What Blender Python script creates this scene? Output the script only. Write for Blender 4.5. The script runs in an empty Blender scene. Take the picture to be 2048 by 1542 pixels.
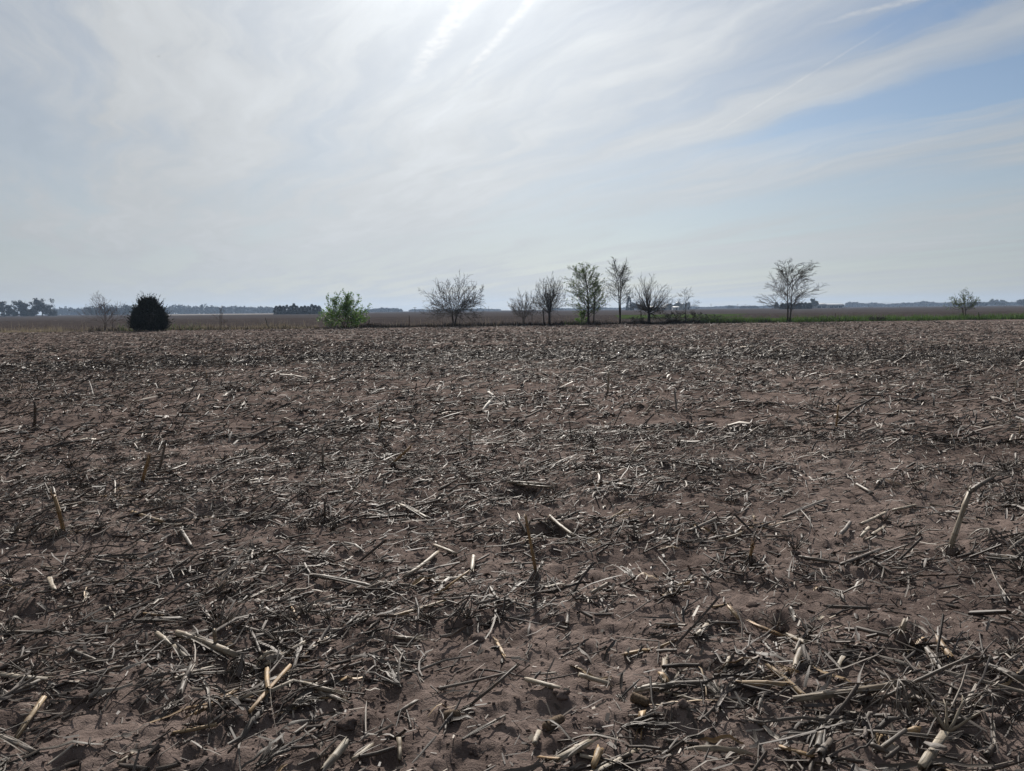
import bpy, math, random
import numpy as np
from mathutils import Vector, Matrix

# ------------------------------------------------------------------ camera
scene = bpy.context.scene
COL = scene.collection
R = math.radians
F = 1490.0                      # focal length in pixels of a 2048 x 1542 frame
CAMH = 1.5
PITCH, ROLL = R(5.80), R(0.573)
fwd = Vector((0, math.cos(PITCH), -math.sin(PITCH)))
rgt0 = Vector((1, 0, 0))
up0 = rgt0.cross(fwd)
rgt = rgt0 * math.cos(ROLL) - up0 * math.sin(ROLL)
upv = up0 * math.cos(ROLL) + rgt0 * math.sin(ROLL)
cd = bpy.data.cameras.new("camera")
cd.sensor_fit = 'HORIZONTAL'; cd.sensor_width = 36.0
cd.lens = 36.0 * F / 2048.0
cd.clip_start = 0.05; cd.clip_end = 20000
cam = bpy.data.objects.new("camera", cd)
COL.objects.link(cam)
m = Matrix((rgt, upv, -fwd)).transposed().to_4x4()
m.translation = Vector((0, 0, CAMH))
cam.matrix_world = m
scene.camera = cam
scene.render.engine = 'CYCLES'
scene.cycles.use_denoising = True
scene.cycles.sample_clamp_indirect = 6.0
scene.cycles.max_bounces = 6
scene.cycles.diffuse_bounces = 3
scene.cycles.volume_bounces = 0
scene.view_settings.view_transform = 'Standard'
scene.view_settings.look = 'None'
scene.view_settings.gamma = 1.0
scene.view_settings.use_curve_mapping = False
scene.view_settings.exposure = 0.32

# ------------------------------------------------------------------ sun + sky
SUN_EL, SUN_AZ = R(29.0), R(-3.0)
sdir = Vector((math.sin(SUN_AZ) * math.cos(SUN_EL), math.cos(SUN_AZ) * math.cos(SUN_EL), math.sin(SUN_EL)))
sd = bpy.data.lights.new("sun", 'SUN')
sd.energy = 5.0; sd.angle = R(1.2); sd.color = (1.0, 0.94, 0.86)
sun = bpy.data.objects.new("sun", sd); COL.objects.link(sun)
sun.rotation_euler = (-sdir).to_track_quat('-Z', 'Y').to_euler()

class E:
    """A shader socket with arithmetic."""
    nt = None
    def __init__(s, sock): s.k = sock
    @staticmethod
    def m(op, *a, clamp=False):
        n = E.nt.nodes.new('ShaderNodeMath'); n.operation = op; n.use_clamp = clamp
        for i, v in enumerate(a):
            if isinstance(v, E): E.nt.links.new(v.k, n.inputs[i])
            else: n.inputs[i].default_value = v
        return E(n.outputs[0])
    def __add__(s, o): return E.m('ADD', s, o)
    def __radd__(s, o): return E.m('ADD', o, s)
    def __sub__(s, o): return E.m('SUBTRACT', s, o)
    def __rsub__(s, o): return E.m('SUBTRACT', o, s)
    def __mul__(s, o): return E.m('MULTIPLY', s, o)
    def __rmul__(s, o): return E.m('MULTIPLY', o, s)
    def __truediv__(s, o): return E.m('DIVIDE', s, o)
    def __pow__(s, o): return E.m('POWER', s, o)

def sstep(a, b, x):
    n = E.nt.nodes.new('ShaderNodeMapRange'); n.interpolation_type = 'SMOOTHSTEP'
    n.inputs[1].default_value = a; n.inputs[2].default_value = b
    E.nt.links.new(x.k, n.inputs[0]); return E(n.outputs[0])
def lin(a, b, x, c=0., d=1.):
    n = E.nt.nodes.new('ShaderNodeMapRange')
    n.inputs[1].default_value = a; n.inputs[2].default_value = b
    n.inputs[3].default_value = c; n.inputs[4].default_value = d
    E.nt.links.new(x.k, n.inputs[0]); return E(n.outputs[0])
def comb(x, y, z=0.):
    n = E.nt.nodes.new('ShaderNodeCombineXYZ')
    for i, v in enumerate((x, y, z)):
        if isinstance(v, E): E.nt.links.new(v.k, n.inputs[i])
        else: n.inputs[i].default_value = v
    return E(n.outputs[0])
def sep(v):
    n = E.nt.nodes.new('ShaderNodeSeparateXYZ'); E.nt.links.new(v.k, n.inputs[0])
    return [E(o) for o in n.outputs]
def noise(vec, scale=1., detail=5., rough=0.55, dist=0.):
    n = E.nt.nodes.new('ShaderNodeTexNoise')
    if vec is not None: E.nt.links.new(vec.k, n.inputs['Vector'])
    n.inputs['Scale'].default_value = scale; n.inputs['Detail'].default_value = detail
    n.inputs['Roughness'].default_value = rough; n.inputs['Distortion'].default_value = dist
    return E(n.outputs[0])
def mixc(f, a, b, blend='MIX'):
    n = E.nt.nodes.new('ShaderNodeMix'); n.data_type = 'RGBA'; n.blend_type = blend
    for k, v in ((0, f), (6, a), (7, b)):
        if isinstance(v, E): E.nt.links.new(v.k, n.inputs[k])
        elif k == 0: n.inputs[0].default_value = v
        else: n.inputs[k].default_value = (*v, 1)
    return E(n.outputs[2])

world = bpy.data.worlds.new("World"); scene.world = world
world.use_nodes = True
E.nt = wt = world.node_tree
wt.nodes.clear()
tc = wt.nodes.new('ShaderNodeTexCoord')
dx, dy, dz = sep(E(tc.outputs['Generated']))
CZ = 0.05
zz = E.m('MAXIMUM', dz, 0.0) + CZ
px_, py_ = dx / zz, dy / zz                     # point on the cloud layer overhead
CU, CV = (0.47, -0.883), (0.883, 0.47)          # along / across the cirrus streaks
wob = noise(comb(px_, py_), 0.55, 3, 0.5)
wob2 = noise(comb(px_ + 7.3, py_), 2.2, 4, 0.55)
u = px_ * CU[0] + py_ * CU[1]
v = px_ * CV[0] + py_ * CV[1] + (wob - 0.5) * 0.9 + (wob2 - 0.5) * 0.22
streak = noise(comb(u * 0.30, v * 1.7), 1.0, 7, 0.56, 0.35)
fine = noise(comb(u * 1.1, v * 5.0), 1.3, 6, 0.6, 0.4)
bl = px_ * -0.10 + py_ * 0.99
soft = noise(comb(px_ * 0.42 + py_ * 0.12, bl * 0.20), 1.0, 5, 0.5, 0.25)
cs = dx * sdir.x + dy * sdir.y + dz * sdir.z
cosang = E.m('MAXIMUM', cs, 0.0)
g1, g2, g3 = cosang ** 7.0, cosang ** 40.0, cosang ** 260.0
# thin veil everywhere, opener to the east of the sun
cov = sstep(0.41, 0.60, streak * 0.50 + soft * 0.38 + fine * 0.12)
east = sstep(0.9, 2.2, px_)
v0 = px_ * CV[0] + py_ * CV[1] + (wob2 - 0.5) * 0.20 + (fine - 0.5) * 0.30
wedge = sstep(2.46, 2.92, v0) * (1.0 - sstep(2.95, 3.65, v0 + (streak - 0.5) * 0.8)) * sstep(-3.4, -2.2, u)
slit = sstep(2.00, 2.12, v0) * (1.0 - sstep(2.20, 2.34, v0)) * sstep(-1.9, -1.45, u)
open_ = E.m('MAXIMUM', wedge * 1.0, slit * 0.6)
cov = E.m('MAXIMUM', cov * 0.56 + 0.36 + g2 * 0.25 + (1.0 - sstep(-0.8, 1.6, px_)) * 0.30 - open_ * 0.80 + (fine - 0.5) * 0.10 * open_, 0.04, clamp=True)
# sun behind the veil
# contrails: soft-edged lines on the cloud layer
def pix_layer(px, py):
    d = (fwd + rgt * ((px - 1024) / F) - upv * ((py - 771) / F)).normalized()
    z = max(d.z, 0) + CZ
    return d.x / z, d.y / z
trail = None
for (a, b, w, amp) in (((800, 190), (935, 0), 0.042, 1.0), ((888, 200), (1062, 0), 0.020, 0.9),
                       ((1610, 55), (1850, -8), 0.022, 0.8), ((1400, 285), (1545, 195), 0.008, 0.5)):
    ax, ay = pix_layer(*a); bx, by = pix_layer(*b)
    L = math.hypot(bx - ax, by - ay); tx, ty = (bx - ax) / L, (by - ay) / L
    jig = noise(comb(px_, py_), 9.0, 4, 0.6)
    al = (px_ - ax) * tx + (py_ - ay) * ty
    ac = E.m('ABSOLUTE', (px_ - ax) * -ty + (py_ - ay) * tx + (jig - 0.5) * w * 1.6)
    puff = noise(comb(px_, py_), 26.0, 3, 0.6)
    t = (1.0 - sstep(w * 0.2, w * 1.25, ac)) * sstep(-0.02, L * 0.55, al) * (1.0 - sstep(L * 1.6, L * 2.2, al)) * lin(0.35, 0.6, puff, 0.30, 1.0) * amp
    trail = t if trail is None else E.m('MAXIMUM', trail, t)
sky = wt.nodes.new('ShaderNodeTexSky'); sky.sky_type = 'NISHITA'; sky.sun_disc = False
sky.sun_elevation = SUN_EL; sky.sun_rotation = SUN_AZ
sky.air_density = 1.0; sky.dust_density = 0.6; sky.ozone_density = 1.4; sky.altitude = 200
clear = mixc(1.0, E(sky.outputs[0]), (0.49, 0.545, 0.60), 'MULTIPLY')
lum = lin(-0.35, 0.75, cs, 1.15, 3.35) + g1 * 3.0 + g2 * 2.5 + g3 * 4.0
lum = lum * lin(0.38, 0.62, streak * 0.40 + soft * 0.60, 0.85, 1.14) * lin(0.32, 0.68, fine, 0.94, 1.06)
cl = wt.nodes.new('ShaderNodeVectorMath'); cl.operation = 'SCALE'
cl.inputs[0].default_value = (0.958, 1.0, 1.040)
wt.links.new(lum.k, cl.inputs[3])
veil = mixc(cov, clear, E(cl.outputs[0]))
hz = wt.nodes.new('ShaderNodeVectorMath'); hz.operation = 'SCALE'
hz.inputs[0].default_value = (0.94, 1.0, 1.035)
wt.links.new((lin(-0.35, 0.75, cs, 1.3, 3.5) + g1 * 3.2).k, hz.inputs[3])
hfac = E.m('EXPONENT', E.m('MAXIMUM', dz, 0.0) * -8.0) * 0.80
veil = mixc(hfac, veil, E(hz.outputs[0]))
tl = wt.nodes.new('ShaderNodeVectorMath'); tl.operation = 'SCALE'
tl.inputs[0].default_value = (1.0, 1.0, 0.99)
wt.links.new((lum * 1.12 + 0.9).k, tl.inputs[3])
final = mixc(trail * 0.52, veil, E(tl.outputs[0]))
bg = wt.nodes.new('ShaderNodeBackground'); bg.inputs['Strength'].default_value = 0.1
wt.links.new(final.k, bg.inputs['Color'])
wo = wt.nodes.new('ShaderNodeOutputWorld'); wt.links.new(bg.outputs[0], wo.inputs['Surface'])

# ------------------------------------------------------------------ helpers
rng = np.random.default_rng(7)
random.seed(7)
TAU = math.tau

def pix_ray(px, py):
    return fwd + rgt * ((px - 1024) / F) - upv * ((py - 771) / F)
def ground_at(px, py, z=0.0):
    d = pix_ray(px, py); t = (z - CAMH) / d.z
    return np.array((d.x * t, d.y * t))

_perm = np.random.default_rng(3).permutation(256)
_perm = np.concatenate([_perm, _perm, _perm])
_val = np.random.default_rng(4).random(256)
def vnoise(x, y, seed=0):
    xi = np.floor(x).astype(np.int64); yi = np.floor(y).astype(np.int64)
    fx = x - xi; fy = y - yi
    fx = fx * fx * fx * (fx * (fx * 6 - 15) + 10); fy = fy * fy * fy * (fy * (fy * 6 - 15) + 10)
    def h(a, b): return _val[_perm[(_perm[(a + seed * 37) & 255] + b) & 255]]
    return (h(xi, yi) * (1 - fx) + h(xi + 1, yi) * fx) * (1 - fy) + (h(xi, yi + 1) * (1 - fx) + h(xi + 1, yi + 1) * fx) * fy
def fbm(x, y, oct=4, seed=0, gain=0.5):
    a, s, t = 1.0, 0.0, 0.0
    for i in range(oct):
        s = s + a * vnoise(x + 17.3 * i, y - 9.1 * i, seed + i); t += a
        a *= gain; x = x * 2.03; y = y * 2.03
    return s / t
def smooth(a, b, x):
    t = np.clip((x - a) / (b - a), 0, 1); return t * t * (3 - 2 * t)

ROWA = R(14)
# patches the wind and rain left bare, and a few thick mats (negative)
BARE = [(*ground_at(*q), w, k) for q, w, k in (((1230, 1310), 0.38, 0.26), ((1720, 1215), 0.42, 0.24), ((1130, 1400), 0.26, 0.20), ((1790, 1345), 0.22, 0.20),
        ((900, 1320), 0.24, 0.18), ((150, 1480), 0.20, 0.16), ((1480, 1190), 0.5, 0.16), ((960, 1470), 0.16, 0.14), ((1420, 1330), 0.25, 0.16), ((860, 1110), 0.4, 0.20),
        ((820, 990), 0.6, 0.16), ((1150, 1010), 0.4, 0.14), ((120, 1000), 0.6, 0.16), ((1850, 890), 1.2, 0.12), ((700, 880), 1.2, 0.10), ((1560, 960), 0.6, 0.14),
        ((300, 1130), 0.6, -0.18), ((1400, 1100), 0.5, -0.14), ((1680, 1450), 0.20, -0.16), ((1950, 1420), 0.2, -0.14), ((1290, 1150), 0.35, -0.14))]
def mat_density(x, y):
    """0..1 how thickly crop residue lies here."""
    x = np.asarray(x, float); y = np.asarray(y, float)
    c, s = math.cos(ROWA), math.sin(ROWA)
    a = x * c + y * s; b = -x * s + y * c
    n = fbm(a * 0.55, b * 1.25, 4, 11, 0.55)
    row = 0.5 + 0.5 * np.cos(b * TAU / 0.95 + 3.0 * vnoise(a * 0.3, b * 0.3, 31))
    base = n * 0.86 + row * 0.13
    for (qx, qy, w, k) in BARE:
        base = base - k * 0.68 * np.exp(-(((x - qx) / (w * 1.5)) ** 2 + ((y - qy) / w) ** 2))
    return smooth(0.34, 0.62, base)
HEDGE0, HEDGEK = 69.5, 0.16
def hedge_y(x): return HEDGE0 + HEDGEK * x
PITS = [(*ground_at(1092, 1064), 0.13, 0.16), (*ground_at(1050, 990), 0.22, 0.065), (*ground_at(460, 1030), 0.2, 0.07),
        (*ground_at(1330, 1480), 0.10, 0.035), (*ground_at(480, 1370), 0.12, 0.04), (*ground_at(1530, 1270), 0.15, 0.04)]
def height(x, y):
    x = np.asarray(x, float); y = np.asarray(y, float)
    r = np.hypot(x, y)
    d = mat_density(x, y)
    h = (fbm(x * 0.9, y * 0.9, 3, 5) - 0.5) * 0.10
    h = h + (fbm(x * 4.2, y * 4.2, 4, 8, 0.6) - 0.5) * 0.036 + np.abs(fbm(x * 5.1 + 3, y * 5.1, 3, 23, 0.6) - 0.5) * 0.07
    h = h + (fbm(x * 15, y * 15, 4, 9, 0.75) - 0.5) * 0.030 * (1 - smooth(10, 25, r))
    cl = fbm(x * 7.0, y * 7.0, 2, 21)
    h = h + smooth(0.58, 0.70, cl) * 0.012 * (0.5 + vnoise(x * 30, y * 30, 77))
    h = h + d * 0.028
    for (qx, qy, w, dep) in PITS:
        h = h - dep * np.exp(-(((x - qx) / (w * 1.4)) ** 2 + ((y - qy) / w) ** 2) ** 2)
    far = smooth(60, 110, r)
    return h * (1 - far * 0.9) - 0.02

def set_props(o, label=None, cat=None, group=None, kind=None):
    if label: o['label'] = label
    if cat: o['category'] = cat
    if group: o['group'] = group
    if kind: o['kind'] = kind
    return o
def make_mesh(name, verts, faces, mat=None, smooth_shade=False, attrs=None, mats=None):
    """faces: list of (M,k) int arrays (any k); attrs: {name: (N,) or (N,3)}."""
    me = bpy.data.meshes.new(name)
    verts = np.asarray(verts, np.float32)
    me.vertices.add(len(verts)); me.vertices.foreach_set('co', verts.ravel())
    faces = [np.asarray(f, np.int32) for f in faces if len(f)]
    loops = np.concatenate([f.ravel() for f in faces])
    tot = np.concatenate([np.full(len(f), f.shape[1], np.int32) for f in faces])
    start = np.concatenate([[0], np.cumsum(tot)[:-1]]).astype(np.int32)
    me.loops.add(len(loops)); me.loops.foreach_set('vertex_index', loops)
    me.polygons.add(len(tot)); me.polygons.foreach_set('loop_start', start); me.polygons.foreach_set('loop_total', tot)
    if smooth_shade: me.polygons.foreach_set('use_smooth', np.ones(len(tot), bool))
    if attrs:
        for k, a in attrs.items():
            a = np.asarray(a, np.float32)
            at = me.attributes.new(k, 'FLOAT' if a.ndim == 1 else 'FLOAT_VECTOR', 'POINT')
            at.data.foreach_set('value' if a.ndim == 1 else 'vector', a.ravel())
    me.update(calc_edges=True); me.validate()
    if mat is not None: me.materials.append(mat)
    return me
def link(name, me, parent=None, loc=None):
    o = bpy.data.objects.new(name, me); COL.objects.link(o)
    if loc is not None: o.location = loc
    if parent is not None: o.parent = parent
    return o
def empty(name, loc):
    o = bpy.data.objects.new(name, None); COL.objects.link(o); o.location = loc
    o.empty_display_size = 0.1
    return o
def norm(a): return a / np.maximum(np.linalg.norm(a, axis=-1, keepdims=True), 1e-9)

class Geo:
    """Collects geometry with attributes fib (fibre coordinates) and node (joint mask)."""
    def __init__(s): s.v = []; s.f = []; s.fib = []; s.nd = []; s.n = 0
    def add(s, v, faces, fib=None, nd=None):
        v = np.asarray(v, float).reshape(-1, 3)
        s.v.append(v); s.f += [np.asarray(f) + s.n for f in faces if len(f)]
        s.fib.append(np.zeros((len(v), 3)) if fib is None else np.asarray(fib, float).reshape(-1, 3))
        s.nd.append(np.zeros(len(v)) if nd is None else np.asarray(nd, float).ravel())
        s.n += len(v)
    def tubes(s, P, Rr, sides=5, jag=0.0, caps=True, nodes=None, half=False, squash=1.0, rough=0.0):
        """P (N,K,3), Rr (N,K). jag moves end-ring vertices along the axis."""
        P = np.asarray(P, float); Rr = np.asarray(Rr, float); N, K, _ = P.shape
        T = np.empty_like(P)
        T[:, 1:-1] = P[:, 2:] - P[:, :-2]; T[:, 0] = P[:, 1] - P[:, 0]; T[:, -1] = P[:, -1] - P[:, -2]
        T = norm(T)
        ref = np.zeros_like(T); ref[..., 2] = 1
        flat = np.abs(T[..., 2]) > 0.92
        ref[flat] = (1, 0.03, 0)
        A = norm(np.cross(ref, T)); B = np.cross(T, A)
        S = sides
        th = np.linspace(0, TAU, S, endpoint=False) if not half else np.linspace(-0.25, math.pi + 0.25, S)
        off = A[:, :, None, :] * np.cos(th)[None, None, :, None] + B[:, :, None, :] * np.sin(th)[None, None, :, None] * squash
        if rough: off = off * (1 + rng.normal(0, rough, (N, K, S, 1)))
        v = P[:, :, None, :] + off * Rr[:, :, None, None]
        if jag:
            for e in (0, -1):
                j = rng.normal(0, jag, (N, S, 1)) * Rr[:, e][:, None, None]
                v[:, e] += T[:, e][:, None, :] * j
        seglen = np.concatenate([np.zeros((N, 1)), np.cumsum(np.linalg.norm(np.diff(P, axis=1), axis=2), 1)], 1)
        fib = np.empty((N, K, S, 3)); fib[..., 0] = np.cos(th); fib[..., 1] = np.sin(th)
        fib[..., 2] = (seglen + rng.random((N, 1)) * 9)[:, :, None]
        nd = np.zeros((N, K, S))
        if nodes is not None: nd += np.asarray(nodes)[:, :, None]
        base = np.arange(N)[:, None, None] * K * S
        k = np.arange(K - 1)[None, :, None] * S
        q = np.arange(S if not half else S - 1)[None, None, :]
        q2 = (q + 1) % S
        f = np.stack([base + k + q, base + k + q2, base + k + S + q2, base + k + S + q], -1).reshape(-1, 4)
        faces = [f]
        if caps and not half:
            b = np.arange(N)[:, None] * K * S
            faces += [b + np.arange(S)[::-1][None], b + (K - 1) * S + np.arange(S)[None]]
        s.add(v, faces, fib, nd)
    def ribbons(s, P, W, side, fold, curl=0.0):
        """P (N,K,3) centre lines, W (N,K) half widths, side (N,3), fold (N,) relative height of the centre rib."""
        P = np.asarray(P, float); N, K, _ = P.shape
        T = norm(np.gradient(P, axis=1))
        Bs = norm(np.repeat(side[:, None, :], K, 1) - T * np.sum(T * side[:, None, :], -1, keepdims=True))
        tw = np.linspace(-0.5, 0.5, K)[None, :] * np.asarray(curl).reshape(-1, 1)
        Nn = np.cross(T, Bs)
        Bt = Bs * np.cos(tw)[..., None] + Nn * np.sin(tw)[..., None]
        Nt = np.cross(T, Bt)
        v = np.stack([P - Bt * W[..., None], P + Nt * (W * fold[:, None])[..., None], P + Bt * W[..., None]], 2)
        fib = np.empty((N, K, 3, 3)); fib[..., 0] = np.array([-1, 0, 1.]); fib[..., 1] = 0
        fib[..., 2] = (rng.random((N, 1)) * 9 + np.arange(K)[None] * 0.06)[:, :, None]
        base = np.arange(N)[:, None, None] * K * 3; k = np.arange(K - 1)[None, :, None] * 3; q = np.arange(2)[None, None, :]
        f = np.stack([base + k + q, base + k + q + 1, base + k + 3 + q + 1, base + k + 3 + q], -1).reshape(-1, 4)
        s.add(v, [f], fib)
    def mesh(s, name, mat, smooth_shade=False, origin=None):
        v = np.concatenate(s.v)
        if origin is not None: v = v - np.asarray(origin)[None]
        byk = {}
        for f in s.f: byk.setdefault(f.shape[1], []).append(f)
        return make_mesh(name, v, [np.concatenate(x) for x in byk.values()], mat, smooth_shade,
                         {'fib': np.concatenate(s.fib), 'node': np.concatenate(s.nd)})

# ------------------------------------------------------------------ materials
def new_mat(name):
    mt = bpy.data.materials.new(name); mt.use_nodes = True
    E.nt = mt.node_tree
    b = mt.node_tree.nodes['Principled BSDF']
    return mt, b
def plug(b, key, val):
    if isinstance(val, E): E.nt.links.new(val.k, b.inputs[key])
    elif isinstance(val, tuple): b.inputs[key].default_value = (*val, 1) if len(val) == 3 else val
    else: b.inputs[key].default_value = val
def bump(h, strength=0.5, dist=0.01):
    n = E.nt.nodes.new('ShaderNodeBump'); n.inputs['Strength'].default_value = strength
    n.inputs['Distance'].default_value = dist; E.nt.links.new(h.k, n.inputs['Height'])
    return E(n.outputs[0])
def attr(name, out='Vector'):
    n = E.nt.nodes.new('ShaderNodeAttribute'); n.attribute_name = name; return E(n.outputs[out])
def island():
    n = E.nt.nodes.new('ShaderNodeNewGeometry'); return E(n.outputs['Random Per Island'])
def objrand():
    n = E.nt.nodes.new('ShaderNodeObjectInfo'); return E(n.outputs['Random'])
def position():
    n = E.nt.nodes.new('ShaderNodeNewGeometry'); return E(n.outputs['Position'])
def ramp(f, stops):
    n = E.nt.nodes.new('ShaderNodeValToRGB'); E.nt.links.new(f.k, n.inputs[0])
    cr = n.color_ramp
    while len(cr.elements) < len(stops): cr.elements.new(0.5)
    for e, (p, c) in zip(cr.elements, stops): e.position = p; e.color = (*c, 1)
    return E(n.outputs[0])

def residue_mat(name, stops, per_object, rough=0.55, spec=0.35, fibre=0.75, dirt=0.8):
    mt, b = new_mat(name)
    base = ramp(objrand() if per_object else island(), stops)
    fv = attr('fib'); x, y, z = sep(fv)
    fn = noise(comb(x * 1.7, y * 1.7, z * 4.0), 1.6, 5, 0.7)
    blot = noise(comb(x * 0.5, y * 0.5, z * 14.0), 1.0, 3, 0.6)
    c = mixc(lin(0.42, 0.66, fn, 0, fibre), base, (0.055, 0.045, 0.036))
    c = mixc(sstep(0.50, 0.74, blot) * dirt, c, (0.085, 0.065, 0.052))
    c = mixc(attr('node', 'Fac') * 0.6, c, (0.13, 0.085, 0.05))
    plug(b, 'Base Color', c); plug(b, 'Roughness', rough); plug(b, 'Specular IOR Level', spec)
    plug(b, 'Normal', bump(fn, 0.6, 0.003))
    return mt
PALE = [(0.0, (0.28, 0.225, 0.16)), (0.5, (0.37, 0.31, 0.23)), (1.0, (0.47, 0.41, 0.325))]
TAN = [(0.0, (0.36, 0.22, 0.10)), (0.5, (0.44, 0.29, 0.14)), (1.0, (0.40, 0.29, 0.17))]
GREY = [(0.0, (0.115, 0.097, 0.082)), (0.5, (0.165, 0.140, 0.118)), (1.0, (0.24, 0.207, 0.172))]
DARK = [(0.0, (0.055, 0.045, 0.037)), (0.5, (0.085, 0.068, 0.055)), (1.0, (0.12, 0.098, 0.08))]
M = {}
for k, st in (('pale', PALE), ('tan', TAN), ('grey', GREY), ('dark', DARK)):
    M[k] = residue_mat('residue_' + k, st, True)
MIXED = [(0.0, (0.038, 0.029, 0.026)), (0.34, (0.064, 0.050, 0.044)), (0.60, (0.108, 0.087, 0.076)),
         (0.80, (0.19, 0.160, 0.139)), (0.93, (0.36, 0.31, 0.262)), (1.0, (0.58, 0.515, 0.44))]
M['litter'] = residue_mat('litter_mixed', MIXED, False, 0.6, 0.32)
FARMIX = [(0.0, (0.034, 0.027, 0.024)), (0.42, (0.066, 0.053, 0.047)), (0.70, (0.118, 0.096, 0.084)),
          (0.90, (0.25, 0.212, 0.180)), (1.0, (0.60, 0.54, 0.46))]
M['litter_far'] = residue_mat('litter_far', FARMIX, False, 0.62, 0.28, 0.2, 0.2)

def soil_mat():
    mt, b = new_mat('soil')
    p = position()
    big = noise(p, 0.45, 4, 0.55); mid = noise(p, 5.0, 5, 0.6); gr = noise(p, 95.0, 4, 0.7); cr = noise(p, 26.0, 4, 0.65)
    c = mixc(sstep(0.38, 0.62, big * 0.5 + mid * 0.5), (0.112, 0.087, 0.079), (0.222, 0.176, 0.158))
    c = mixc(sstep(0.45, 0.75, cr) * 0.35, c, (0.085, 0.066, 0.059))
    c = mixc(sstep(0.56, 0.72, gr) * 0.5, c, (0.29, 0.235, 0.19))
    c = mixc(sstep(0.57, 0.75, 1.0 - gr) * 0.6, c, (0.05, 0.038, 0.033))
    plug(b, 'Base Color', c); plug(b, 'Roughness', 0.95); plug(b, 'Specular IOR Level', 0.0)
    plug(b, 'Normal', bump(gr * 0.45 + cr * 0.55, 1.0, 0.020))
    return mt
M['soil'] = soil_mat()
def far_soil(name, c1, c2, sx, sy, ang=0.0):
    mt, b = new_mat(name)
    x, y, z = sep(position())
    ca, sa = math.cos(ang), math.sin(ang)
    a = x * ca + y * sa; c_ = y * ca - x * sa
    n = noise(comb(a * sx, c_ * sy), 1.0, 6, 0.62)
    n2 = noise(comb(x, y), 1.1, 5, 0.7)
    c = mixc(sstep(0.35, 0.68, n * 0.6 + n2 * 0.4), c1, c2)
    plug(b, 'Base Color', c); plug(b, 'Roughness', 0.95); plug(b, 'Specular IOR Level', 0.0)
    plug(b, 'Normal', bump(n2, 1.0, 0.12))
    return mt
def plain(name, c1, c2, scale=6.0, rough=0.8, spec=0.3, isl=False, trans=0.0):
    mt, b = new_mat(name)
    f = island() if isl else noise(position(), scale, 5, 0.6)
    c = mixc(f if isl else sstep(0.35, 0.65, f), c1, c2)
    plug(b, 'Base Color', c); plug(b, 'Roughness', rough); plug(b, 'Specular IOR Level', spec)
    if trans:
        t = E.nt.nodes.new('ShaderNodeBsdfTranslucent'); E.nt.links.new(c.k, t.inputs[0])
        mx = E.nt.nodes.new('ShaderNodeMixShader'); mx.inputs[0].default_value = trans
        E.nt.links.new(b.outputs[0], mx.inputs[1]); E.nt.links.new(t.outputs[0], mx.inputs[2])
        out = [n for n in E.nt.nodes if n.type == 'OUTPUT_MATERIAL'][0]
        E.nt.links.new(mx.outputs[0], out.inputs['Surface'])
    return mt
M['bark'] = plain('bark_dark', (0.030, 0.026, 0.024), (0.065, 0.055, 0.048), 9.0, 0.9, 0.2)
M['bark_grey'] = plain('bark_grey', (0.065, 0.058, 0.052), (0.12, 0.108, 0.098), 9.0, 0.9, 0.2)
M['bark_red'] = plain('bark_reddish', (0.055, 0.038, 0.032), (0.10, 0.068, 0.056), 9.0, 0.9, 0.2)
M['leaf'] = plain('spring_leaf', (0.055, 0.12, 0.018), (0.125, 0.235, 0.042), isl=True, rough=0.5, trans=0.5)
M['bud'] = plain('spring_bud', (0.070, 0.115, 0.035), (0.145, 0.205, 0.065), isl=True, rough=0.6, trans=0.4)
M['cedar'] = plain('cedar_foliage', (0.014, 0.018, 0.013), (0.038, 0.044, 0.030), isl=True, rough=0.75, spec=0.15)
M['grass_green'] = plain('grass_green', (0.042, 0.092, 0.018), (0.105, 0.175, 0.042), isl=True, rough=0.6, trans=0.3)
M['grass_dry'] = plain('grass_dry', (0.20, 0.17, 0.12), (0.40, 0.35, 0.25), isl=True, rough=0.7, trans=0.2)
M['weed_dark'] = plain('weed_dark', (0.020, 0.018, 0.016), (0.070, 0.058, 0.046), isl=True, rough=0.8)
M['far_tree'] = plain('far_foliage', (0.020, 0.024, 0.018), (0.060, 0.062, 0.044), isl=True, rough=0.8)
M['far_conifer'] = plain('far_conifer', (0.012, 0.018, 0.014), (0.028, 0.036, 0.026), isl=True, rough=0.8)
M['far_bud'] = plain('far_budding', (0.055, 0.070, 0.040), (0.11, 0.12, 0.075), isl=True, rough=0.8)
M['steel'] = plain('galvanised', (0.20, 0.22, 0.23), (0.32, 0.34, 0.35), 2.0, 0.5, 0.5)
M['roof'] = plain('roof_metal', (0.30, 0.31, 0.32), (0.38, 0.39, 0.40), 1.0, 0.85, 0.05)
M['white_wall'] = plain('white_siding', (0.55, 0.56, 0.56), (0.66, 0.67, 0.67), 1.0, 0.6, 0.3)
M['grey_wall'] = plain('grey_siding', (0.30, 0.32, 0.33), (0.38, 0.40, 0.41), 1.0, 0.8, 0.1)
M['dark_open'] = plain('dark_opening', (0.012, 0.012, 0.013), (0.02, 0.02, 0.02), 1.0, 0.8, 0.2)
M['rust'] = plain('rusty_steel', (0.030, 0.022, 0.018), (0.060, 0.040, 0.030), 30.0, 0.8, 0.3)
M['wood'] = plain('weathered_wood', (0.055, 0.048, 0.042), (0.11, 0.098, 0.085), 20.0, 0.9, 0.2)

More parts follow.
